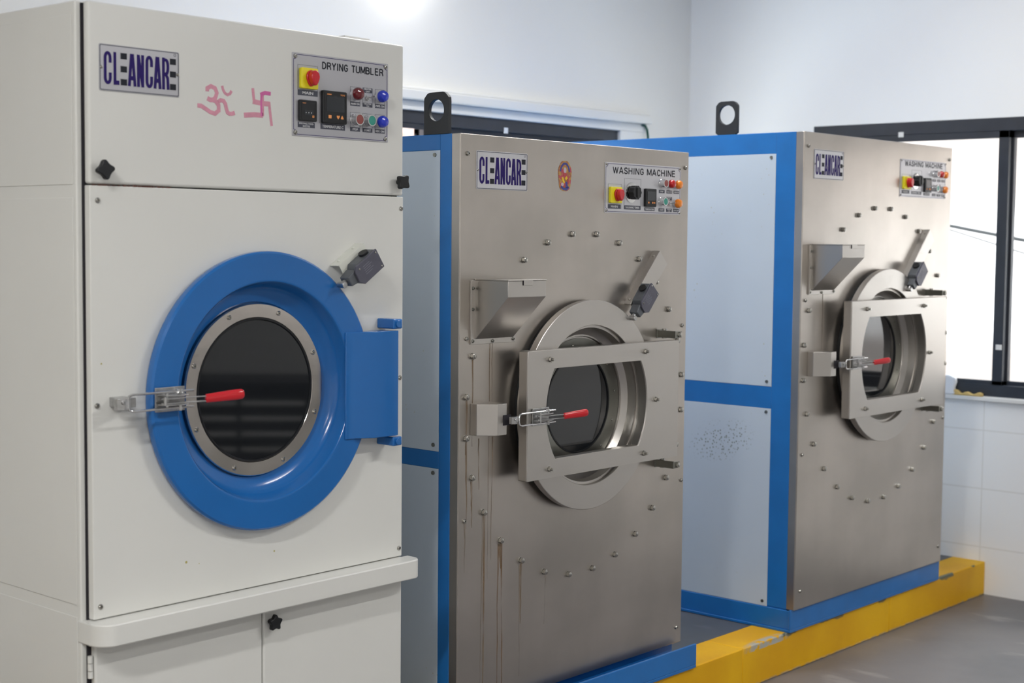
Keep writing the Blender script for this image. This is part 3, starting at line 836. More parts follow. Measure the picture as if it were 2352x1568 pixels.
def outside():
    S = lambda o: tag(o, kind='structure')
    S(MB().box(XR+0.35, 16, -9, 12, -0.6, -0.5).build('ground', mat('pale_ground', (0.75, 0.74, 0.70), 0.9)))
    b = MB().box(7.2, 7.6, -6, 9, -0.5, 4.2).build('building', M['brick'])
    b = tag(b, 'sunlit orange brick building outside the right window', 'building')
    b2 = MB().box(-3, 6.0, 5.2, 5.6, -0.5, 4.5).build('building', M['brick'])
    tag(b2, 'pinkish brick building glimpsed through the back window above the blue frame', 'building')
    for (ya, za, yb, zb, r, lab) in ((1.6, 1.747, -0.8, 1.318, 0.010, 'upper of two dark cables crossing outside the right window'),
                                  (1.8, 1.810, -0.8, 1.061, 0.005, 'lower and steeper of two cables crossing outside the right window')):
        c = MB().tube([(5.0 if r > 0.008 else 5.5, ya+(yb-ya)*i/8, za+(zb-za)*i/8-0.01*math.sin(PI*i/8)) for i in range(9)], r).build('overhead_cable', M['cable'])
        tag(c, lab, 'cable')
outside()

# ================================================================== DRYER
def dryer():
    O = empty('tumble_dryer', (-0.1, 0, P))
    tag(O, 'tall white tumble dryer with a blue round door, leftmost and nearest machine', 'tumble dryer')
    ox, oy, oz = O.location
    def B(mb, name, m, parent=O, bevel=0, **k):
        mb.xf(Matrix.Translation((-ox, 0, -oz))); return mb.build(name, m, parent, bevel=bevel, **k)
    XA, XB = -0.557, 0.342
    FL = -0.541
    zt, zs, zd = 1.972, 1.6035, 0.706
    cx, cz = -0.1030, 1.1545
    # body shell: open front backed by a dark sheet for seam shade, hollow where the door sits
    body = MB()
    body.box(XA, XA+0.02, 0.0225, 1.12, P+0.05, zt); body.box(XB-0.02, XB, 0.0225, 1.12, P+0.05, zt)
    body.box(XA+0.02, XB-0.02, 0.0225, 1.12, zt-0.02, zt); body.box(XA+0.02, XB-0.02, 1.10, 1.12, P+0.05, zt-0.02)
    body.box(XA+0.02, XB-0.02, 0.026, 1.10, P+0.05, P+0.08)
    body.box(XA+0.02, XB-0.02, 0.20, 1.10, P+0.08, zt-0.02)
    for x in (XA+0.05, XB-0.11):
        for y in (0.06, 1.02): body.box(x, x+0.06, y, y+0.06, P, P+0.05)
    B(body, 'body', M['white'], bevel=0.003)
    B(rect_with_hole(XA+0.012, XB-0.004, P+0.07, zt-0.004, cx, cz, 0.245, 0.019, 0.0228), 'seam_shade_sheet', M['dark'])  # added dark sheet standing in for the shade inside the seams
    # side sheets
    for z0, z1 in ((zs, 1.945), (0.7365, 1.577), (P+0.09, 0.711)):
        B(MB().box(XA-0.0016, XA, 0.034, 1.085, z0, z1), 'side_panel', M['white'], bevel=0.0012)
    # front sheets
    B(MB().box(FL, XB, 0, 0.020, zs+0.0016, zt), 'top_front_panel', M['white'], bevel=0.006, segs=3)
    B(rect_with_hole(FL, XB, zd+0.0012, zs-0.0012, cx, cz, 0.250, 0, 0.0195), 'front_panel', M['white'], bevel=0.006, segs=3)
    # the rust-touched line under the hatch
    mb = MB()
    for i in range(16):
        a = FL+0.008+0.012*i; mb.box(a, a+random.uniform(0.003, 0.011), -0.0003, 0.004, zs-0.0014, zs+random.uniform(0.0003, 0.0014))
    B(mb, 'rust_line', mat('rust_brown', (0.13, 0.045, 0.03), 0.8))
    # lower doors
    xs = -0.098
    ld = B(MB().box(FL+0.004, xs-0.0012, 0.002, 0.020, P+0.06, 0.657), 'lower_door', M['white'], bevel=0.004)
    rd = B(MB().box(xs+0.0012, XB, 0.0, 0.020, P+0.06, 0.657), 'lower_door', M['white'], bevel=0.004)
    for z in (0.585, 0.50, 0.30):
        mb = MB()
        for k in range(3): mb.cyl((FL-0.003, 0.010, z+0.016*k), (FL-0.003, 0.010, z+0.016*k+0.0145), 0.0055, seg=14)
        B(mb, 'hinge', M['white'], ld)
    # drip shelf: rounded front corners
    y1, r = -0.055, 0.042
    XA_ = XA-0.0022; out = [(XA_, 0.033), (XA_, y1+r)]
    for i in range(9):
        t = PI+PI/2*i/8; out.append((XA_+r+r*math.cos(t), y1+r+r*math.sin(t)))
    XE = XB+0.020
    for i in range(9):
        t = -PI/2+PI/2*i/8; out.append((XE-0.03+0.03*math.cos(t), y1+0.03+0.03*math.sin(t)))
    out += [(XE, 0.0), (XB-0.002, 0.0), (XB-0.002, 0.033)]
    B(MB().prism(out, 0.659, 0.7055, axis='z'), 'drip_shelf', M['white'], bevel=0.003, segs=3)
    # small metal strip standing proud on the top edge
    B(MB().box(0.160, 0.240, 0.012, 0.05, zt, zt+0.006), 'top_strip', M['trunk'], bevel=0.001)
    # ---- door
    yo = -0.030
    prof = [(0.296, 0.012), (0.309, 0.006), (0.3135, -0.006), (0.3150, -0.018), (0.3140, -0.026), (0.3095, yo), (0.252, yo), (0.2475, yo+0.001),
            (0.2440, yo+0.005), (0.2390, 0.000), (0.232, 0.012), (0.222, 0.020), (0.208, 0.024), (0.200, 0.026), (0.198, 0.034), (0.15, 0.034), (0.15, 0.040), (0.26, 0.040)]
    prof = [(0.296, 0.0), (0.309, -0.001), (0.3135, -0.008), (0.3150, -0.018), (0.3140, -0.026), (0.3095, yo), (0.252, yo), (0.2475, yo+0.001),
            (0.2440, yo+0.005), (0.2390, 0.000), (0.232, 0.012), (0.222, 0.020), (0.208, 0.024), (0.200, 0.026), (0.198, 0.034), (0.15, 0.034), (0.15, 0.040), (0.2445, 0.040), (0.2445, 0.0)]
    door = B(MB().lathe(prof, cx, cz, 128, close=True), 'door', M['blue'], wn=True)
    B(MB().lathe([(0.196, 0.034), (0.1965, 0.018), (0.1945, 0.0155), (0.1655, 0.0165), (0.1635, 0.019), (0.1635, 0.034)], cx, cz, 128, close=True), 'bezel', M['polished'], door)
    B(MB().lathe([(0.1635, 0.030), (0.1635, 0.020), (0.158, 0.0185), (0, 0.0185), (0, 0.030)], cx, cz, 96), 'door_glass', M['doorglass'], door, ang=4)
    B(MB().lathe([(0.1640, 0.0185), (0.1625, 0.0155), (0.1600, 0.0155), (0.1590, 0.0185)], cx, cz, 96, close=True), 'rubber_seal', M['black'], door)
    for k in range(8):
        a = math.radians(24.7+45*k)
        screwhead(0.0058, 0.0045).build('screw', M['bolt'], door, loc=(cx+0.190*math.cos(a)*0.965-ox, 0.0165, cz+0.190*math.sin(a)*0.965-oz))
    # hinge strap: three folds from the ring to the hinge line
    hz0, hz1 = cz-0.131, cz+0.1235
    pl = [(cx+0.226, -0.034), (cx+0.254, -0.034), (cx+0.296, -0.060), (cx+0.372, -0.060), (cx+0.3755, -0.057), (cx+0.3755, -0.020), (cx+0.369, -0.020), (cx+0.369, -0.054), (cx+0.298, -0.054), (cx+0.256, -0.028), (cx+0.226, -0.0295)]
    B(MB().prism(pl, hz0, hz1, axis='z'), 'hinge_strap', M['blue'], door, bevel=0.0015)
    for z in (hz0, hz1-0.003):
        mb = MB()
        mb.prism([(cx+0.250, -0.028), (cx+0.297, -0.056), (cx+0.371, -0.056), (cx+0.371, -0.012), (cx+0.29, -0.012)], z, z+0.003, axis='z')
        B(mb, 'strap_gusset', M['blue'], door, bevel=0.0008)
    # hinge blocks fixed on the panel
    for z0, z1 in ((hz1+0.004, hz1+0.028), (hz0-0.026, hz0-0.004)):
        hb = B(MB().box(cx+0.358, cx+0.388, -0.058, 0.001, z0, z1), 'hinge_block', M['blue'], bevel=0.003)
        B(MB().cyl((cx+0.373, -0.056, (z0+z1)/2), (cx+0.373, -0.063, (z0+z1)/2), 0.0088, seg=20), 'hinge_pin', M['blue'], hb, bevel=0.001)
    # clamp
    toggle_clamp(O, cx-0.392-ox, -0.052, cz+0.0035-oz, 0.99)
    keeper(O, cx-0.392-ox, -0.052, cz+0.0035-oz, 1.0, depth=0.053)
    # limit switch
    limit_switch(O, cx+0.206-ox, cz+0.281-oz, math.radians(34), 0.0, s=1.0, bracket='ivory', L=0.094, W_=0.05, stand=0.030, body_u=0.010, off=0.016)
    # knobs and screws
    star_knob(O, -0.517-ox, 0, 1.6337-oz, 0.15, lobes=4)
    star_knob(O, 0.322-ox, 0, 1.6376-oz, 0.9, lobes=4)
    star_knob(O, -0.080-ox, 0, 0.6200-oz, 0.3, r=0.019, lobes=5)
    for x, z in ((-0.5228, 1.5718), (0.3339, 1.5734), (-0.5285, 1.1519), (0.3318, 1.1559), (-0.525, 0.7335), (0.3312, 0.7286)):
        screwhead(0.0058, 0.004).build('screw', M['bolt'], O, loc=(x-ox, 0, z-oz))
    # name plate
    name_plate(O, -0.517-ox, 1.7945-oz, 0.195, 0.0945, 0, M['plate'])
    # control plate
    px, pz = -0.0125-ox, 1.7320-oz
    w, h = 0.300, 0.189
    cp = MB().prism(rrect(px, px+w, pz, pz+h, 0.002, 3), -0.0015, 0).build('control_plate', M['plate'], O, bevel=0.0004)
    Y = -0.0015
    plate_border(cp, px, pz, w, h, Y, 0.011)
    title(cp, 'DRYING TUMBLER', px+0.0910, pz+0.1585, 0.192, 0.0165, Y)
    for a, b in ((0.009, 0.008), (0.291, 0.008), (0.009, 0.181), (0.291, 0.181)):
        screwhead(0.0055, 0.003).build('screw', M['bolt'], cp, loc=(px+a, Y, pz+b))
    thin_frame(cp, px+0.0162, pz+0.0933, px+0.0761, pz+0.1627, Y)
    main_switch(cp, px+0.020, pz+0.1085, px+0.070, pz+0.156, Y)
    label_strip(cp, px+0.0162, pz+0.0933, px+0.0757, pz+0.1061, Y, 'MAIN')
    def module(n, x0, z0, x1, z1, d):
        o = MB().prism(rrect(px+x0, px+x1, pz+z0, pz+z1, 0.003, 3), Y-d, Y).build(n, M['black'], cp, bevel=0.0015)
        MB().frame(rect(px+x0+0.005, px+x1-0.005, pz+z0+0.005, pz+z1-0.005), rect(px+x0+0.0065, px+x1-0.0065, pz+z0+0.0065, pz+z1-0.0065), Y-d-0.0006, Y-d+0.0002).build('module_rim', M['black'], cp)
    module('timer', 0.0165, 0.0347, 0.068, 0.0828, 0.008)
    Yt = Y-0.008
    MB().box(px+0.029, px+0.055, Yt-0.0008, Yt+0.0004, pz+0.048, pz+0.060).build('thumbwheel_window', M['screen'], cp)
    mb = MB()
    for i in range(3): mb.box(px+0.033+0.008*i, px+0.0345+0.008*i, Yt-0.0012, Yt-0.0006, pz+0.053, pz+0.055)
    mb.build('timer_print', M['whiteink'], cp)
    MB().frame(rect(px+0.053, px+0.058, pz+0.0435, pz+0.0485), rect(px+0.0545, px+0.0565, pz+0.045, pz+0.047), Yt-0.0010, Yt-0.0002).build('reset_mark', M['orangeink'], cp)
    text_bm('selec', px+0.024, pz+0.0745, 0.010, 0.0028, Yt-0.0002, 0.0003).build('timer_lettering', M['orangeink'], cp)
    label_strip(cp, px+0.0161, pz+0.0204, px+0.0671, pz+0.0325, Y, 'DRYING TIME-\nMTS')
    module('temperature_controller', 0.0846, 0.0340, 0.1585, 0.1093, 0.010)
    Yc = Y-0.010
    MB().box(px+0.095, px+0.150, Yc-0.0006, Yc+0.0004, pz+0.061, pz+0.0965).build('display', M['screen'], cp)
    text_bm('selec', px+0.096, pz+0.0995, 0.014, 0.0038, Yc-0.0002, 0.0003).build('maker_lettering', M['orangeink'], cp)
    text_bm('TC513', px+0.137, pz+0.0995, 0.014, 0.0038, Yc-0.0002, 0.0003).build('model_lettering', M['orangeink'], cp)
    mb = MB().box(px+0.1005, px+0.109, Yc-0.0010, Yc, pz+0.0455, pz+0.053)
    hx, hz = px+0.130, pz+0.0495
    mb.prism([(hx, hz-0.005), (hx+0.0045, hz+0.0008), (hx+0.004, hz+0.0035), (hx+0.002, hz+0.004), (hx, hz+0.002), (hx-0.002, hz+0.004), (hx-0.004, hz+0.0035), (hx-0.0045, hz+0.0008)], Yc-0.0010, Yc)
    hx += 0.0125
    mb.prism([(hx, hz+0.0045), (hx+0.0022, hz+0.001), (hx+0.004, hz-0.003), (hx+0.003, hz-0.0042), (hx-0.003, hz-0.0042), (hx-0.004, hz-0.003), (hx-0.0022, hz+0.001)], Yc-0.0010, Yc)
    mb.build('controller_keys', M['orangeink'], cp)
    label_strip(cp, px+0.0847, pz+0.0205, px+0.1604, pz+0.0335, Y, 'TEMPERATURE C')
    cols = ((0.1770, 0.2084), (0.2168, 0.2484), (0.2569, 0.2890))
    for (a, b), t in zip(cols, ('STOP', 'START', 'REV. ON')):
        thin_frame(cp, px+a, pz+0.0208, px+b, pz+0.0654, Y); label_strip(cp, px+a, pz+0.0208, px+b, pz+0.0306, Y, t)
    for i, ((a, b), t) in enumerate(zip(cols, ('MAIN ON', 'HEATER\nON', 'FWD. ON'))):
        thin_frame(cp, px+a, pz+0.0808, px+b, pz+0.1255, Y); label_strip(cp, px+a, pz+0.0808, px+b, pz+0.0905, Y, t)
    label_strip(cp, px+0.2168, pz+0.1145, px+0.2484, pz+0.1262, Y, 'HEATER\nOFF')
    lamp(cp, px+0.1905, pz+0.1085, Y, M['maroon'], 0.0145)
    lamp(cp, px+0.2700, pz+0.1085, Y, M['bluelens'], 0.0140)
    lamp(cp, px+0.2700, pz+0.0480, Y, M['bluelens'], 0.0140)
    push_button(cp, px+0.1895, pz+0.0480, Y, M['brown'], 0.0135)
    push_button(cp, px+0.2290, pz+0.0480, Y, M['green'], 0.0135)
    toggle_switch(cp, px+0.2310, pz+0.1020, Y)
    # hand-painted pink marks
    q = [(-0.2481, 1.8133), (-0.2481, 1.82), (-0.2384, 1.8252), (-0.2274, 1.8216), (-0.2226, 1.812), (-0.2265, 1.8014), (-0.2345, 1.7958),
         (-0.2262, 1.7940), (-0.2182, 1.7855), (-0.2180, 1.7742), (-0.2281, 1.7667), (-0.2401, 1.7693), (-0.2538, 1.7762), (-0.2647, 1.7812), (-0.2742, 1.7812)]
    T = lambda L_: [(a-ox, b-oz) for a, b in L_]
    mb = MB()
    mb.ribbon(T(q[:8]), 0.0092, -0.0004, 0.0)
    mb.ribbon(T(q[6:]), 0.0092, -0.00055, 0.0)
    mb.ribbon(T([(-0.2480, 1.7985), (-0.2400, 1.7955), (-0.2300, 1.7965)]), 0.010, -0.0007, 0.0)
    mb.ribbon(T([(-0.2190, 1.7930), (-0.2130, 1.7970), (-0.2050, 1.7960), (-0.2000, 1.7900), (-0.1975, 1.7800), (-0.1945, 1.7720), (-0.1890, 1.7692), (-0.1810, 1.7700), (-0.1750, 1.7725)]), 0.0088, -0.0009, 0.0)
    mb.ribbon(T([(-0.2085, 1.8285), (-0.2060, 1.8200), (-0.2010, 1.8130), (-0.1940, 1.8100), (-0.1870, 1.8130), (-0.1830, 1.8195)]), 0.0065, -0.0004, 0.0)
    mb.build('painted_om_sign', M['pink'], O)
    mb = MB()
    mb.ribbon(T([(-0.1245, 1.8300), (-0.1225, 1.8130), (-0.1205, 1.8000)]), 0.0072, -0.0004, 0.0)
    mb.ribbon(T([(-0.1245, 1.8010), (-0.1000, 1.7985), (-0.0770, 1.7985)]), 0.0110, -0.00045, 0.0)
    mb.ribbon(T([(-0.0785, 1.8030), (-0.0765, 1.7850), (-0.0735, 1.7650), (-0.0710, 1.7500)]), 0.0070, -0.0005, 0.0)
    mb.ribbon(T([(-0.1490, 1.7690), (-0.1200, 1.7720), (-0.0960, 1.7720)]), 0.0110, -0.0005, 0.0)
    sw = mb.build('painted_blessing_sign', M['pink'], O)
    mb = MB()
    mb.ribbon(T([(-0.1000, 1.8190), (-0.1010, 1.8000), (-0.1000, 1.7700)]), 0.0050, -0.0006, 0.0)
    mb.ribbon(T([(-0.1030, 1.8175), (-0.0900, 1.8225), (-0.0740, 1.8215)]), 0.0085, -0.0007, 0.0)
    mb.build('strong_pink_strokes', M['pinkd'], sw)
    mb = MB()
    mb.ribbon(T([(-0.0965, 1.8180), (-0.0960, 1.7700)]), 0.0060, -0.0005, 0.0)
    mb.build('pale_pink_stroke', M['pink'], sw)
    # little stains on the sheet
    mb = MB()
    for x, z, r in ((-0.3100, 0.7931, 0.0030), (-0.0658, 0.7809, 0.0022), (-0.5176, 1.2379, 0.002), (-0.276, 0.785, 0.0012)):
        mb.lathe([(r, -0.0003), (0, -0.0003)], x-ox, z-oz, 12)
    mb.build('stain_spots', mat('olive_stain', (0.40, 0.36, 0.12), 0.7), O)
    return O
dryer()

# ================================================================== WASHERS
def washer(cx, yp, xl, xr, zt, zs, zc, k, Rb, Rr, Ro, band, bar, glassR, label, streaks, boxx, name_o, ctrl_o, latch, side, lug, depth, ls, soapz, hinge_z, sticker, dimple, mid, patch, bolt_off=0.5):
    O = empty('washing_machine', (cx, yp, P))
    tag(O, label, 'washing machine', 'steel-fronted washing machines on the platform')
    Z = lambda z: z-P
    c = zc-P
    x0, x1 = xl-cx, xr-cx
    top, bot = Z(zt), Z(zs)
    # frame: posts and rails in blue, with side openings filled by sheets
    F = 0.033
    mb = MB()
    s0, s1 = side                                     # y of the sheet's front edge, upper/lower rail heights
    for X0, X1 in ((x0, x0+0.05), (x1-0.05, x1)):
        mb.box(X0, X1, F, s0, bot, top)                         # front post
        mb.box(X0, X1, depth-0.07, depth, bot, top)             # rear post
        mb.box(X0, X1, s0, depth-0.07, Z(mid[3]), top)          # top rail
        mb.box(X0, X1, s0, depth-0.07, Z(mid[1]), Z(mid[2]))    # middle rail
        mb.box(X0, X1, s0, depth-0.07, bot, Z(mid[0]))          # bottom rail
    mb.box(x0+0.05, x1-0.05, F, depth, top-0.04, top); mb.box(x0+0.05, x1-0.05, depth-0.04, depth, bot, top-0.04)
    mb.box(x0+0.05, x1-0.05, F, depth-0.04, bot, bot+0.04)
    mb.box(x0+0.06, x1-0.06, F+0.10, depth-0.05, bot+0.04, top-0.05)
    fr = mb.build('frame', M['bluef'], O, bevel=0.002)
    for (za, zb, mt) in ((mid[2], mid[3], M['sheet']), (mid[0], mid[1], M['sheetp'] if patch else M['sheet'])):
        for X0, X1 in ((x0-0.0008, x0+0.004), (x1-0.004, x1+0.0008)):
            sp = MB().box(X0, X1, s0, depth-0.07, Z(za), Z(zb)).build('side_panel', mt, O, bevel=0.0008)
            tag(sp, 'pale blue side sheet')
            if X0 < 0:
                for yy in (s0+0.018, depth-0.09):
                    for zz in (Z(za)+0.017, Z(zb)-0.012):
                        MB().cyl((X0, yy, zz), (X0-0.003, yy, zz), 0.0055, seg=14).build('screw', M['steeld'], sp)
    # plinth channel
    pb = MB().box(x0-0.008, x1+0.012, -yp+0.010, depth, 0.0, 0.010)
    pb.box(x0-0.008, x1+0.012, -yp+0.010, -yp+0.018, 0.010, bot); pb.box(x0-0.004, x0+0.002, -yp+0.018, depth, 0.010, bot-0.004)
    pb.box(x0+0.002, x1, F, depth, 0.012, bot)
    pb.build('plinth', M['bluef'], O, bevel=0.0015)
    # lifting lugs
    hy, hz = lug
    for X in (x0+0.003,):
        r = 0.046; H = 0.118 if cx > 2 else 0.112
        outer = []; inner = []; n = 40; hr = 0.034 if cx > 2 else 0.0285
        cyc = hy; czc = H-0.048
        for i in range(n):
            a = 2*PI*i/n; ca, sa = math.cos(a), math.sin(a)
            t = 1e9
            if abs(ca) > 1e-9: t = min(t, r/abs(ca))
            if sa > 1e-9: t = min(t, 0.048/sa)
            if sa < -1e-9: t = min(t, (czc+0.0)/-sa)
            px_, pz_ = ca*t, sa*t
            if sa > 0 and t > 0.056: px_, pz_ = ca*0.056, sa*0.056
            outer.append((cyc+px_, top+czc+pz_)); inner.append((cyc+ca*hr, top+czc+sa*hr))
        MB().frame(outer, inner, X, X+0.012, axis='x').build('lifting_lug', M['lug'], O, bevel=0.0012)
    # front sheet: folded tray
    fp = rect_with_hole(x0, x1, bot, top, 0, c, Ro+0.004, 0, 0.003)
    fp.box(x0, x0+0.003, 0.003, F, bot, top); fp.box(x1-0.003, x1, 0.003, F, bot, top); fp.box(x0+0.003, x1-0.003, 0.003, F, top-0.003, top); fp.box(x0+0.003, x1-0.003, 0.003, F, bot, bot+0.003)
    fpm = steel_panel('stainless_front_sheet', [])
    fp.build('front_panel', fpm, O, bevel=0.0018)
    # rust runs below the bolts and boxes
    rnd = random.Random(11)
    for sx, zt_, zb_, w_, st_ in streaks:
        n_ = 14; pts = []; x_ = sx
        for i in range(n_+1):
            pts.append((x_, zt_+(zb_-zt_)*i/n_)); x_ += rnd.uniform(-0.0012, 0.0012)
        MB().ribbon(pts, [1.7*w_*(1-0.75*i/n_) for i in range(n_+1)], -0.0004, -0.0001).build('rust_run', RUST[0 if st_ < 0.45 else 1 if st_ < 0.85 else 2], O)
    # bolts
    hb = None
    for i in range(28):
        a = 2*PI*(i+bolt_off)/28
        bx, bz = Rb*math.cos(a), Rb*math.sin(a)
        if bx < -0.25 and 0.19 < bz < 0.40 and bx < 0: continue
        if hb is None: hb = hexbolt(0.0084, 0.0100).build('bolt', M['bolt'], O, loc=(bx, 0, c+bz))
        else:
            o = hb.copy(); C.objects.link(o); o.location = (bx, 0, c+bz)
    sc = None
    for a, b in dimple:
        if sc is None: sc = screwhead(0.0062, 0.006).build('screw', M['bolt'], O, loc=(a, 0, c+b))
        else:
            o = sc.copy(); C.objects.link(o); o.location = (a, 0, c+b)
    # ---- door: ring, bowl, flange, glass, cross plate
    yr = -0.038
    cdx = 0.0
    prof = [(Rr, -0.016), (Rr+0.0005, yr+0.001), (Rr-0.001, yr), (Ro+0.001, yr), (Ro, yr+0.001), (Ro-0.001, -0.026), (Ro-0.008, -0.0255), (Ro-0.012, 0.000), (Ro-0.030, 0.012), (Ro-0.034, 0.012),
            (Ro-0.036, 0.018), (glassR-0.004, 0.018), (glassR-0.004, 0.024), (Ro-0.004, 0.024), (Ro-0.004, -0.016)]
    ring = MB().lathe(prof, cdx, c, 128, close=True).build('door', M['steel'], O, wn=True, ang=28)
    MB().lathe([(Rr-0.014, -0.0165), (Rr-0.008, -0.0135), (Rr-0.008, -0.0005), (Ro+0.004, -0.0005), (Ro+0.004, -0.0165)], cdx, c, 96, close=True).build('gap_shade_ring', M['black'], ring)  # black ring added behind the door to deepen the shadow in the gap
    MB().lathe([(Ro-0.040, 0.0175), (Ro-0.040, 0.0135), (glassR+0.001, 0.0135), (glassR, 0.0175)], cdx, c, 96, close=True).build('glass_flange', M['steeld'], ring)
    MB().lathe([(glassR, 0.020), (glassR, 0.0152), (0, 0.0152)], cdx, c, 96).build('door_glass', M['doorglass'], ring)
    MB().lathe([(glassR+0.0015, 0.0137), (glassR+0.001, 0.0118), (glassR-0.0035, 0.0118), (glassR-0.0035, 0.0155)], cdx, c, 96, close=True).build('rubber_seal', M['black'], ring)
    for i in range(12):
        a = 2*PI*(i+0.3)/12; rr = (Ro-0.040+glassR)/2+0.004
        screwhead(0.0034, 0.003).build('screw', M['bolt'], ring, loc=(rr*math.cos(a), 0.0135, c+rr*math.sin(a)))
    # cross plate with its barrel shaped window
    bx0, bx1, bz0, bz1 = bar
    yb = -0.073
    hb0, hb1 = band
    inner = []; outer = []
    n = 14
    ccx = -0.012
    Rw = Ro+0.001
    def arc(sgn, za, zb):
        return [(ccx+sgn*math.sqrt(max(Rw*Rw-z*z, 0)), z) for z in [za+(zb-za)*i/n for i in range(n+1)]]
    # the same number of points inside and out
    ip = arc(1, hb0, hb1)+arc(-1, hb1, hb0)
    op = [(bx1, bz0+(bz1-bz0)*i/n) for i in range(n+1)]+[(bx0, bz1+(bz0-bz1)*i/n) for i in range(n+1)]
    mb = MB().frame([(a, c+b) for a, b in op], [(a, c+b) for a, b in ip], yb, yb+0.0028)
    def strip(xa, xb, za, zb): mb.box(xa, xb, yb+0.0028, yb+0.033, c+za, c+zb)
    strip(bx0, bx0+0.0028, bz0, bz1); strip(bx1-0.0028, bx1, bz0, bz1)
    strip(bx0, bx1, bz1-0.0028, bz1); strip(bx0, bx1, bz0, bz0+0.0028)
    zz0 = [p[1] for p in ip]
    # returns round the window
    loop = [(a, c+b) for a, b in ip]; cen = (ccx, c)
    loop2 = [(ccx+(a-ccx)*1.011, c+(b-c)*1.02) for a, b in loop]
    mb.frame(loop2, loop, yb+0.0028, yb+0.030)
    mb.build('cross_plate', M['steel'], ring, bevel=0.0012)
    for bx_, bz_ in ((-0.232, (hb1+bz1)/2), (0.207, (hb1+bz1)/2), (-0.231, (hb0+bz0)/2), (0.206, (hb0+bz0)/2), (0.262, 0.0)):
        hexbolt(0.0075, 0.009, 0.007).build('bolt', M['bolt'], ring, loc=(bx_, yb, c+bz_))
    # hinge arms
    for sg, hzv in ((1, hinge_z[0]), (-1, hinge_z[1])):
        mb = MB()
        hx = 0.366
        mb.box(hx-0.002, hx+0.004, -0.070, 0.0, c+hzv-0.011, c+hzv+0.011)
        mb.box(hx-0.004, hx+0.03, -0.003, 0.0, c+hzv-0.013, c+hzv+0.013)
        mb.box(hx-0.004, hx+0.03, -0.072, -0.069, c+hzv-0.010, c+hzv+0.010)
        ha = mb.build('hinge_arm', M['steeld'], O, bevel=0.001)
        hexbolt(0.0085, 0.006).build('bolt', M['bolt'], ha, loc=(hx+0.016, -0.072, c+hzv))
        MB().cyl((hx+0.012, -0.018, c+hzv-0.014), (hx+0.012, -0.018, c+hzv+0.016), 0.0075, seg=16).build('hinge_pin', M['bolt'], ha)
    # soap box: wedge with a flange
    bx = boxx; w = 0.153; tz = c+soapz
    mb = MB()
    prof = [(0, tz), (-0.120, tz), (-0.120, tz-0.043), (-0.004, tz-0.158), (0, tz-0.158)]
    mb.prism([(p[0], p[1]) for p in prof], bx, bx+w, axis='x')
    sb = mb.build('soap_box', M['steel'], O, bevel=0.0012)
    mb = MB().box(bx-0.018, bx+w+0.010, -0.0025, 0, tz-0.172, tz-0.001)
    mb.box(bx-0.018, bx-0.016, -0.006, -0.0025, tz-0.170, tz-0.001)
    mb.build('mounting_flange', M['steel'], sb, bevel=0.0006)
    MB().box(bx-0.001, bx+w+0.001, -0.1215, -0.002, tz, tz+0.003).box(bx+0.060, bx+0.095, -0.1225, -0.1205, tz-0.012, tz+0.003).build('lid', M['steel'], sb, bevel=0.0005)
    MB().box(bx+0.058, bx+0.060, -0.1218, -0.1195, tz-0.012, tz+0.001).build('lid_notch', M['dark'], sb)
    for a, b in ((bx-0.009, tz-0.022), (bx-0.009, tz-0.078), (bx-0.009, tz-0.163), (bx+0.07, tz-0.165), (bx+w, tz-0.163)):
        screwhead(0.005, 0.004).build('screw', M['steeld'], sb, loc=(a, -0.0025, b))
    # latch box with a chamfered flank
    la, lw = latch
    mb = MB().prism([(la, 0), (la, -0.024), (la+lw, -0.064), (la+lw+0.036, -0.064), (la+lw+0.036, 0)], c-0.048, c+0.037, axis='z')
    lb = mb.build('latch_box', M['steel'], O, bevel=0.0012)
    xk = la+lw+0.036+0.010
    MB().box(la+lw+0.020, xk+0.006, -0.0645, -0.055, c-0.022, c+0.006).build('keeper_pad', M['dark'], lb)
    keeper(O, xk+0.004, -0.082, c-0.008, 0.8, depth=0.020)
    toggle_clamp(O, xk+0.006, -0.088, c-0.008, 0.92)
    # limit switch
    limit_switch(O, ls[0], c+ls[1], math.radians(ls[2]), 0.0, s=ls[3], bracket='steel', L=ls[4], body_u=0.002)
    # plates
    name_plate(O, name_o[0], c+name_o[1], name_o[2], 0.102, 0, M['plate2'])
    px, pz = ctrl_o[0], c+ctrl_o[1]; w, h = 0.382, ctrl_o[2]
    cp = MB().prism(rrect(px, px+w, pz, pz+h, 0.002, 3), -0.0015, 0).build('control_plate', M['plate2'], O, bevel=0.0004)
    Y = -0.0015
    plate_border(cp, px, pz, w, h, Y, 0.010)
    title(cp, 'WASHING MACHINE', px+0.038, pz+0.1165, 0.314, 0.0190, Y)
    for a, b in ((0.006, 0.006), (w-0.006, 0.006), (0.006, h-0.006), (w-0.006, h-0.006)):
        screwhead(0.004, 0.0025).build('screw', M['bolt'], cp, loc=(px+a, Y, pz+b))
    thin_frame(cp, px+0.0155, pz+0.0125, px+0.0796, pz+0.0851, Y)
    main_switch(cp, px+0.0175, pz+0.0287, px+0.0720, pz+0.0765, Y)
    label_strip(cp, px+0.0150, pz+0.0125, px+0.0765, pz+0.0255, Y, 'MAIN')
    thin_frame(cp, px+0.0932, pz+0.0115, px+0.1755, pz+0.1035, Y)
    dx, dz = px+0.128, pz+0.062
    MB().lathe([(0.0305, Y), (0.0305, Y-0.0012), (0.029, Y-0.0018), (0, Y-0.0018)], dx, dz, 40).build('dial_plate', M['chrome'], cp)
    pts = []
    for i in range(60):
        a = 2*PI*i/60; rr = 0.0205*(1+0.05*math.cos(10*a)); pts.append((dx+rr*math.cos(a), dz+rr*math.sin(a)))
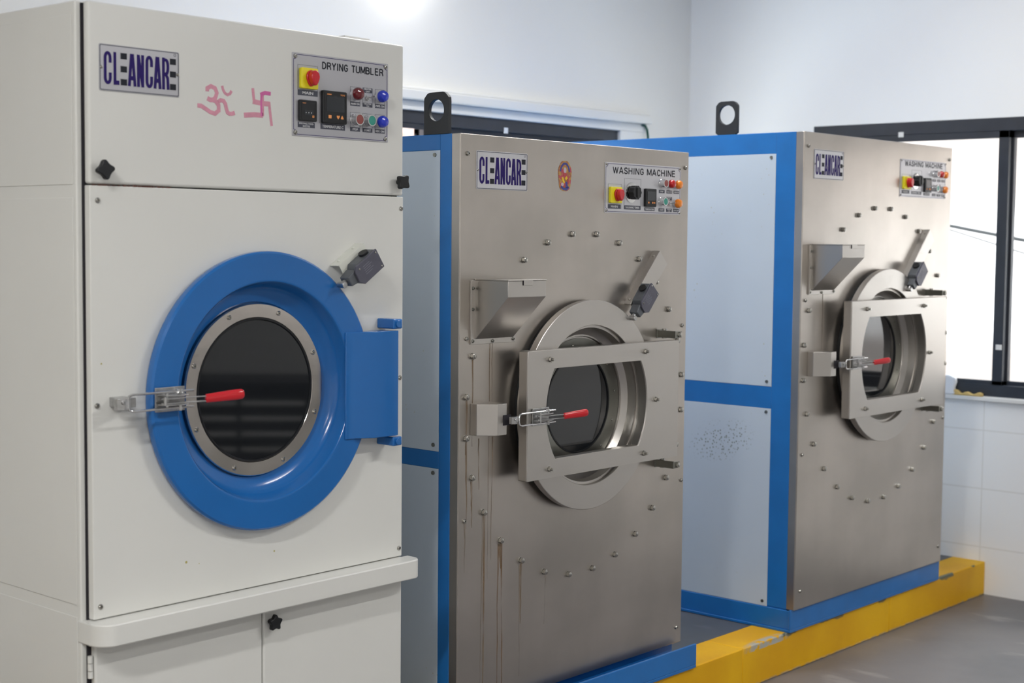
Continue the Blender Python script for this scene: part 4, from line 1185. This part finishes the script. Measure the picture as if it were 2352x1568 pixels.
    MB().prism(pts, Y-0.024, Y-0.004).box(dx-0.004, dx+0.004, Y-0.027, Y-0.024, dz-0.015, dz+0.015).build('programme_dial', M['black'], cp, bevel=0.0015)
    label_strip(cp, px+0.0935, pz+0.0115, px+0.1740, pz+0.0235, Y, 'WASHING TIMER')
    MB().prism(rrect(px+0.190, px+0.243, pz+0.0215, pz+0.0765, 0.003, 3), Y-0.010, Y).build('temperature_controller', M['black'], cp, bevel=0.0015)
    MB().box(px+0.197, px+0.236, Y-0.0106, Y-0.0096, pz+0.040, pz+0.068).build('display', M['screen'], cp)
    mb = MB()
    for a in (0.203, 0.223, 0.232): mb.box(px+a-0.0025, px+a+0.0025, Y-0.0108, Y-0.010, pz+0.0315, pz+0.0365)
    mb.build('controller_keys', M['orangeink'], cp)
    label_strip(cp, px+0.1945, pz+0.0095, px+0.2460, pz+0.0195, Y, 'TEMPERATURE')
    xs = (0.2670, 0.3065, 0.3440)
    for xx, t in zip(xs, ('STOP', 'MAIN ON', 'WASH ON')): label_strip(cp, px+xx, pz+0.0650, px+xx+0.0295, pz+0.0745, Y, t)
    for xx, t in zip(xs, ('START', 'DRAIN\nON', 'SPIN ON')): label_strip(cp, px+xx, pz+0.0085, px+xx+0.0295, pz+0.0185, Y, t)
    label_strip(cp, px+0.3060, pz+0.0440, px+0.3350, pz+0.0545, Y, 'DRAIN\nOFF')
    push_button(cp, px+0.2770, pz+0.0945, Y, M['brown'], 0.0125)
    lamp(cp, px+0.3160, pz+0.0940, Y, M['redlamp'], 0.0125)
    lamp(cp, px+0.3530, pz+0.0930, Y, M['orange'], 0.0130)
    push_button(cp, px+0.2760, pz+0.0390, Y, M['green'], 0.0125)
    toggle_switch(cp, px+0.3165, pz+0.0330, Y)
    lamp(cp, px+0.3515, pz+0.0350, Y, M['orange'], 0.0135)
    if sticker:
        sx, sz = -0.0895, c+0.657
        out = []
        for i in range(40):
            a = 2*PI*i/40; ca, sa = math.cos(a), math.sin(a)
            rx = 0.0290*(1+0.06*math.sin(5*a)); rz = 0.043
            out.append((sx+rx*math.copysign(abs(ca)**0.7, ca), sz+rz*math.copysign(abs(sa)**0.9, sa)))
        st = MB().prism(out, -0.0006, 0).build('sticker', M['sticker'], O)
        tag(st, 'oval colourful religious sticker')
        e = lambda x, z, rx, rz, a0=0, a1=360: [(sx+x+rx*math.cos(math.radians(a0+(a1-a0)*i/20)), sz+z+rz*math.sin(math.radians(a0+(a1-a0)*i/20))) for i in range(21)]
        MB().ribbon(e(0, 0.004, 0.021, 0.031, 15, 165), 0.006, -0.0009, -0.0005).box(sx+0.003, sx+0.012, -0.0009, -0.0005, sz-0.034, sz-0.016).ribbon([(sx-0.017, sz-0.030), (sx-0.006, sz-0.037), (sx+0.008, sz-0.037), (sx+0.017, sz-0.030)], 0.007, -0.0009, -0.0005).build('blue_print', M['stblue'], st)
        MB().ribbon([(sx-0.011, sz-0.004), (sx-0.008, sz-0.012), (sx-0.002, sz-0.020)], 0.007, -0.0011, -0.0006).ribbon([(sx+0.010, sz-0.003), (sx+0.002, sz-0.009)], 0.008, -0.0011, -0.0006).build('yellow_print', M['styellow'], st)
        MB().prism(e(0, 0.016, 0.006, 0.008)[:-1], -0.0011, -0.0006).prism(e(-0.011, -0.024, 0.006, 0.005)[:-1], -0.0011, -0.0006).build('pale_print', M['stpale'], st)
        MB().prism(e(0, 0.004, 0.009, 0.006)[:-1], -0.0010, -0.0006).prism(e(0.015, -0.016, 0.004, 0.008)[:-1], -0.0010, -0.0006).prism(e(-0.001, -0.028, 0.004, 0.004)[:-1], -0.0010, -0.0006).build('red_print', M['stred'], st)
    return O

c2 = 1.0243-P
st2 = [(-0.466, c2+0.16, c2-0.08, 0.0035, 0.55), (-0.488, c2+0.06, c2-0.10, 0.005, 0.75), (-0.489, c2-0.06, c2-0.30, 0.004, 0.65),
       (-0.467, c2-0.17, c2-0.30, 0.005, 0.7), (-0.398, c2+0.20, c2-0.45, 0.0018, 0.8), (-0.388, c2+0.20, c2+0.03, 0.0014, 0.7), (-0.384, c2-0.06, c2-0.40, 0.0022, 0.75),
       (-0.440, c2-0.06, c2-0.20, 0.003, 0.45), (-0.415, c2-0.27, c2-0.85, 0.005, 0.55), (-0.423, c2-0.27, c2-0.80, 0.0025, 0.4),
       (-0.358, c2-0.36, c2-0.84, 0.0028, 0.95), (-0.344, c2-0.36, c2-0.92, 0.0035, 1.0), (-0.350, c2-0.355, c2-0.43, 0.010, 0.8),
       (-0.262, c2-0.43, c2-0.60, 0.005, 0.5), (-0.270, c2-0.43, c2-0.75, 0.0025, 0.35), (-0.494, c2-0.28, c2-0.42, 0.004, 0.4), (-0.157, c2-0.48, c2-0.62, 0.003, 0.2)]
washer(1.130, 0.064, 0.6130, 1.6489, 1.7773, 0.2194, 1.0243, 1.0, 0.496, 0.3035, 0.232, (-0.132, 0.121), (-0.323, 0.380, -0.184, 0.173), 0.144,
       'steel-fronted washing machine with brown rust runs and an oval sticker, between dryer and window', st2,
       -0.460, (-0.458, 0.609, 0.206), (0.0935, 0.557, 0.148), (-0.474, 0.040), (0.076, 0), (0.095, 0), 1.20, (0.195, 0.287, 47.8, 1.0, 0.2145), 0.367,
       (0.190, -0.212), True, [(-0.491, 0.701), (0.500, 0.704), (-0.491, 0.211), (-0.495, -0.278), (0.496, 0.211), (0.506, -0.282), (0.491, -0.754), (-0.490, -0.754)],
       (0.225, 0.881, 0.9283, 1.735), False)
c3 = 1.0854-P
st3 = [(-0.418, c3+0.24, c3+0.04, 0.0030, 0.6)]
washer(2.800, 0.0, 2.2382, 3.364, 1.8768, 0.2221, 1.0854, 1.06, 0.544, 0.3187, 0.248, (-0.148, 0.150), (-0.340, 0.395, -0.206, 0.209), 0.157,
       'larger steel-fronted washing machine standing beside the right window, furthest from the dryer', st3,
       -0.500, (-0.499, 0.633, 0.204), (0.1285, 0.589, 0.142), (-0.511, 0.049), (0.1112, 0), (0.320, 0), 1.30, (0.155, 0.283, 45.0, 1.05, 0.262), 0.406,
       (0.224, -0.226), False, [(-0.537, 0.743), (0.540, 0.744), (-0.535, 0.215), (-0.535, -0.32), (0.54, 0.2), (0.545, -0.28), (0.535, -0.80), (-0.53, -0.80)],
       (0.2192, 0.9186, 0.9963, 1.8037), True)
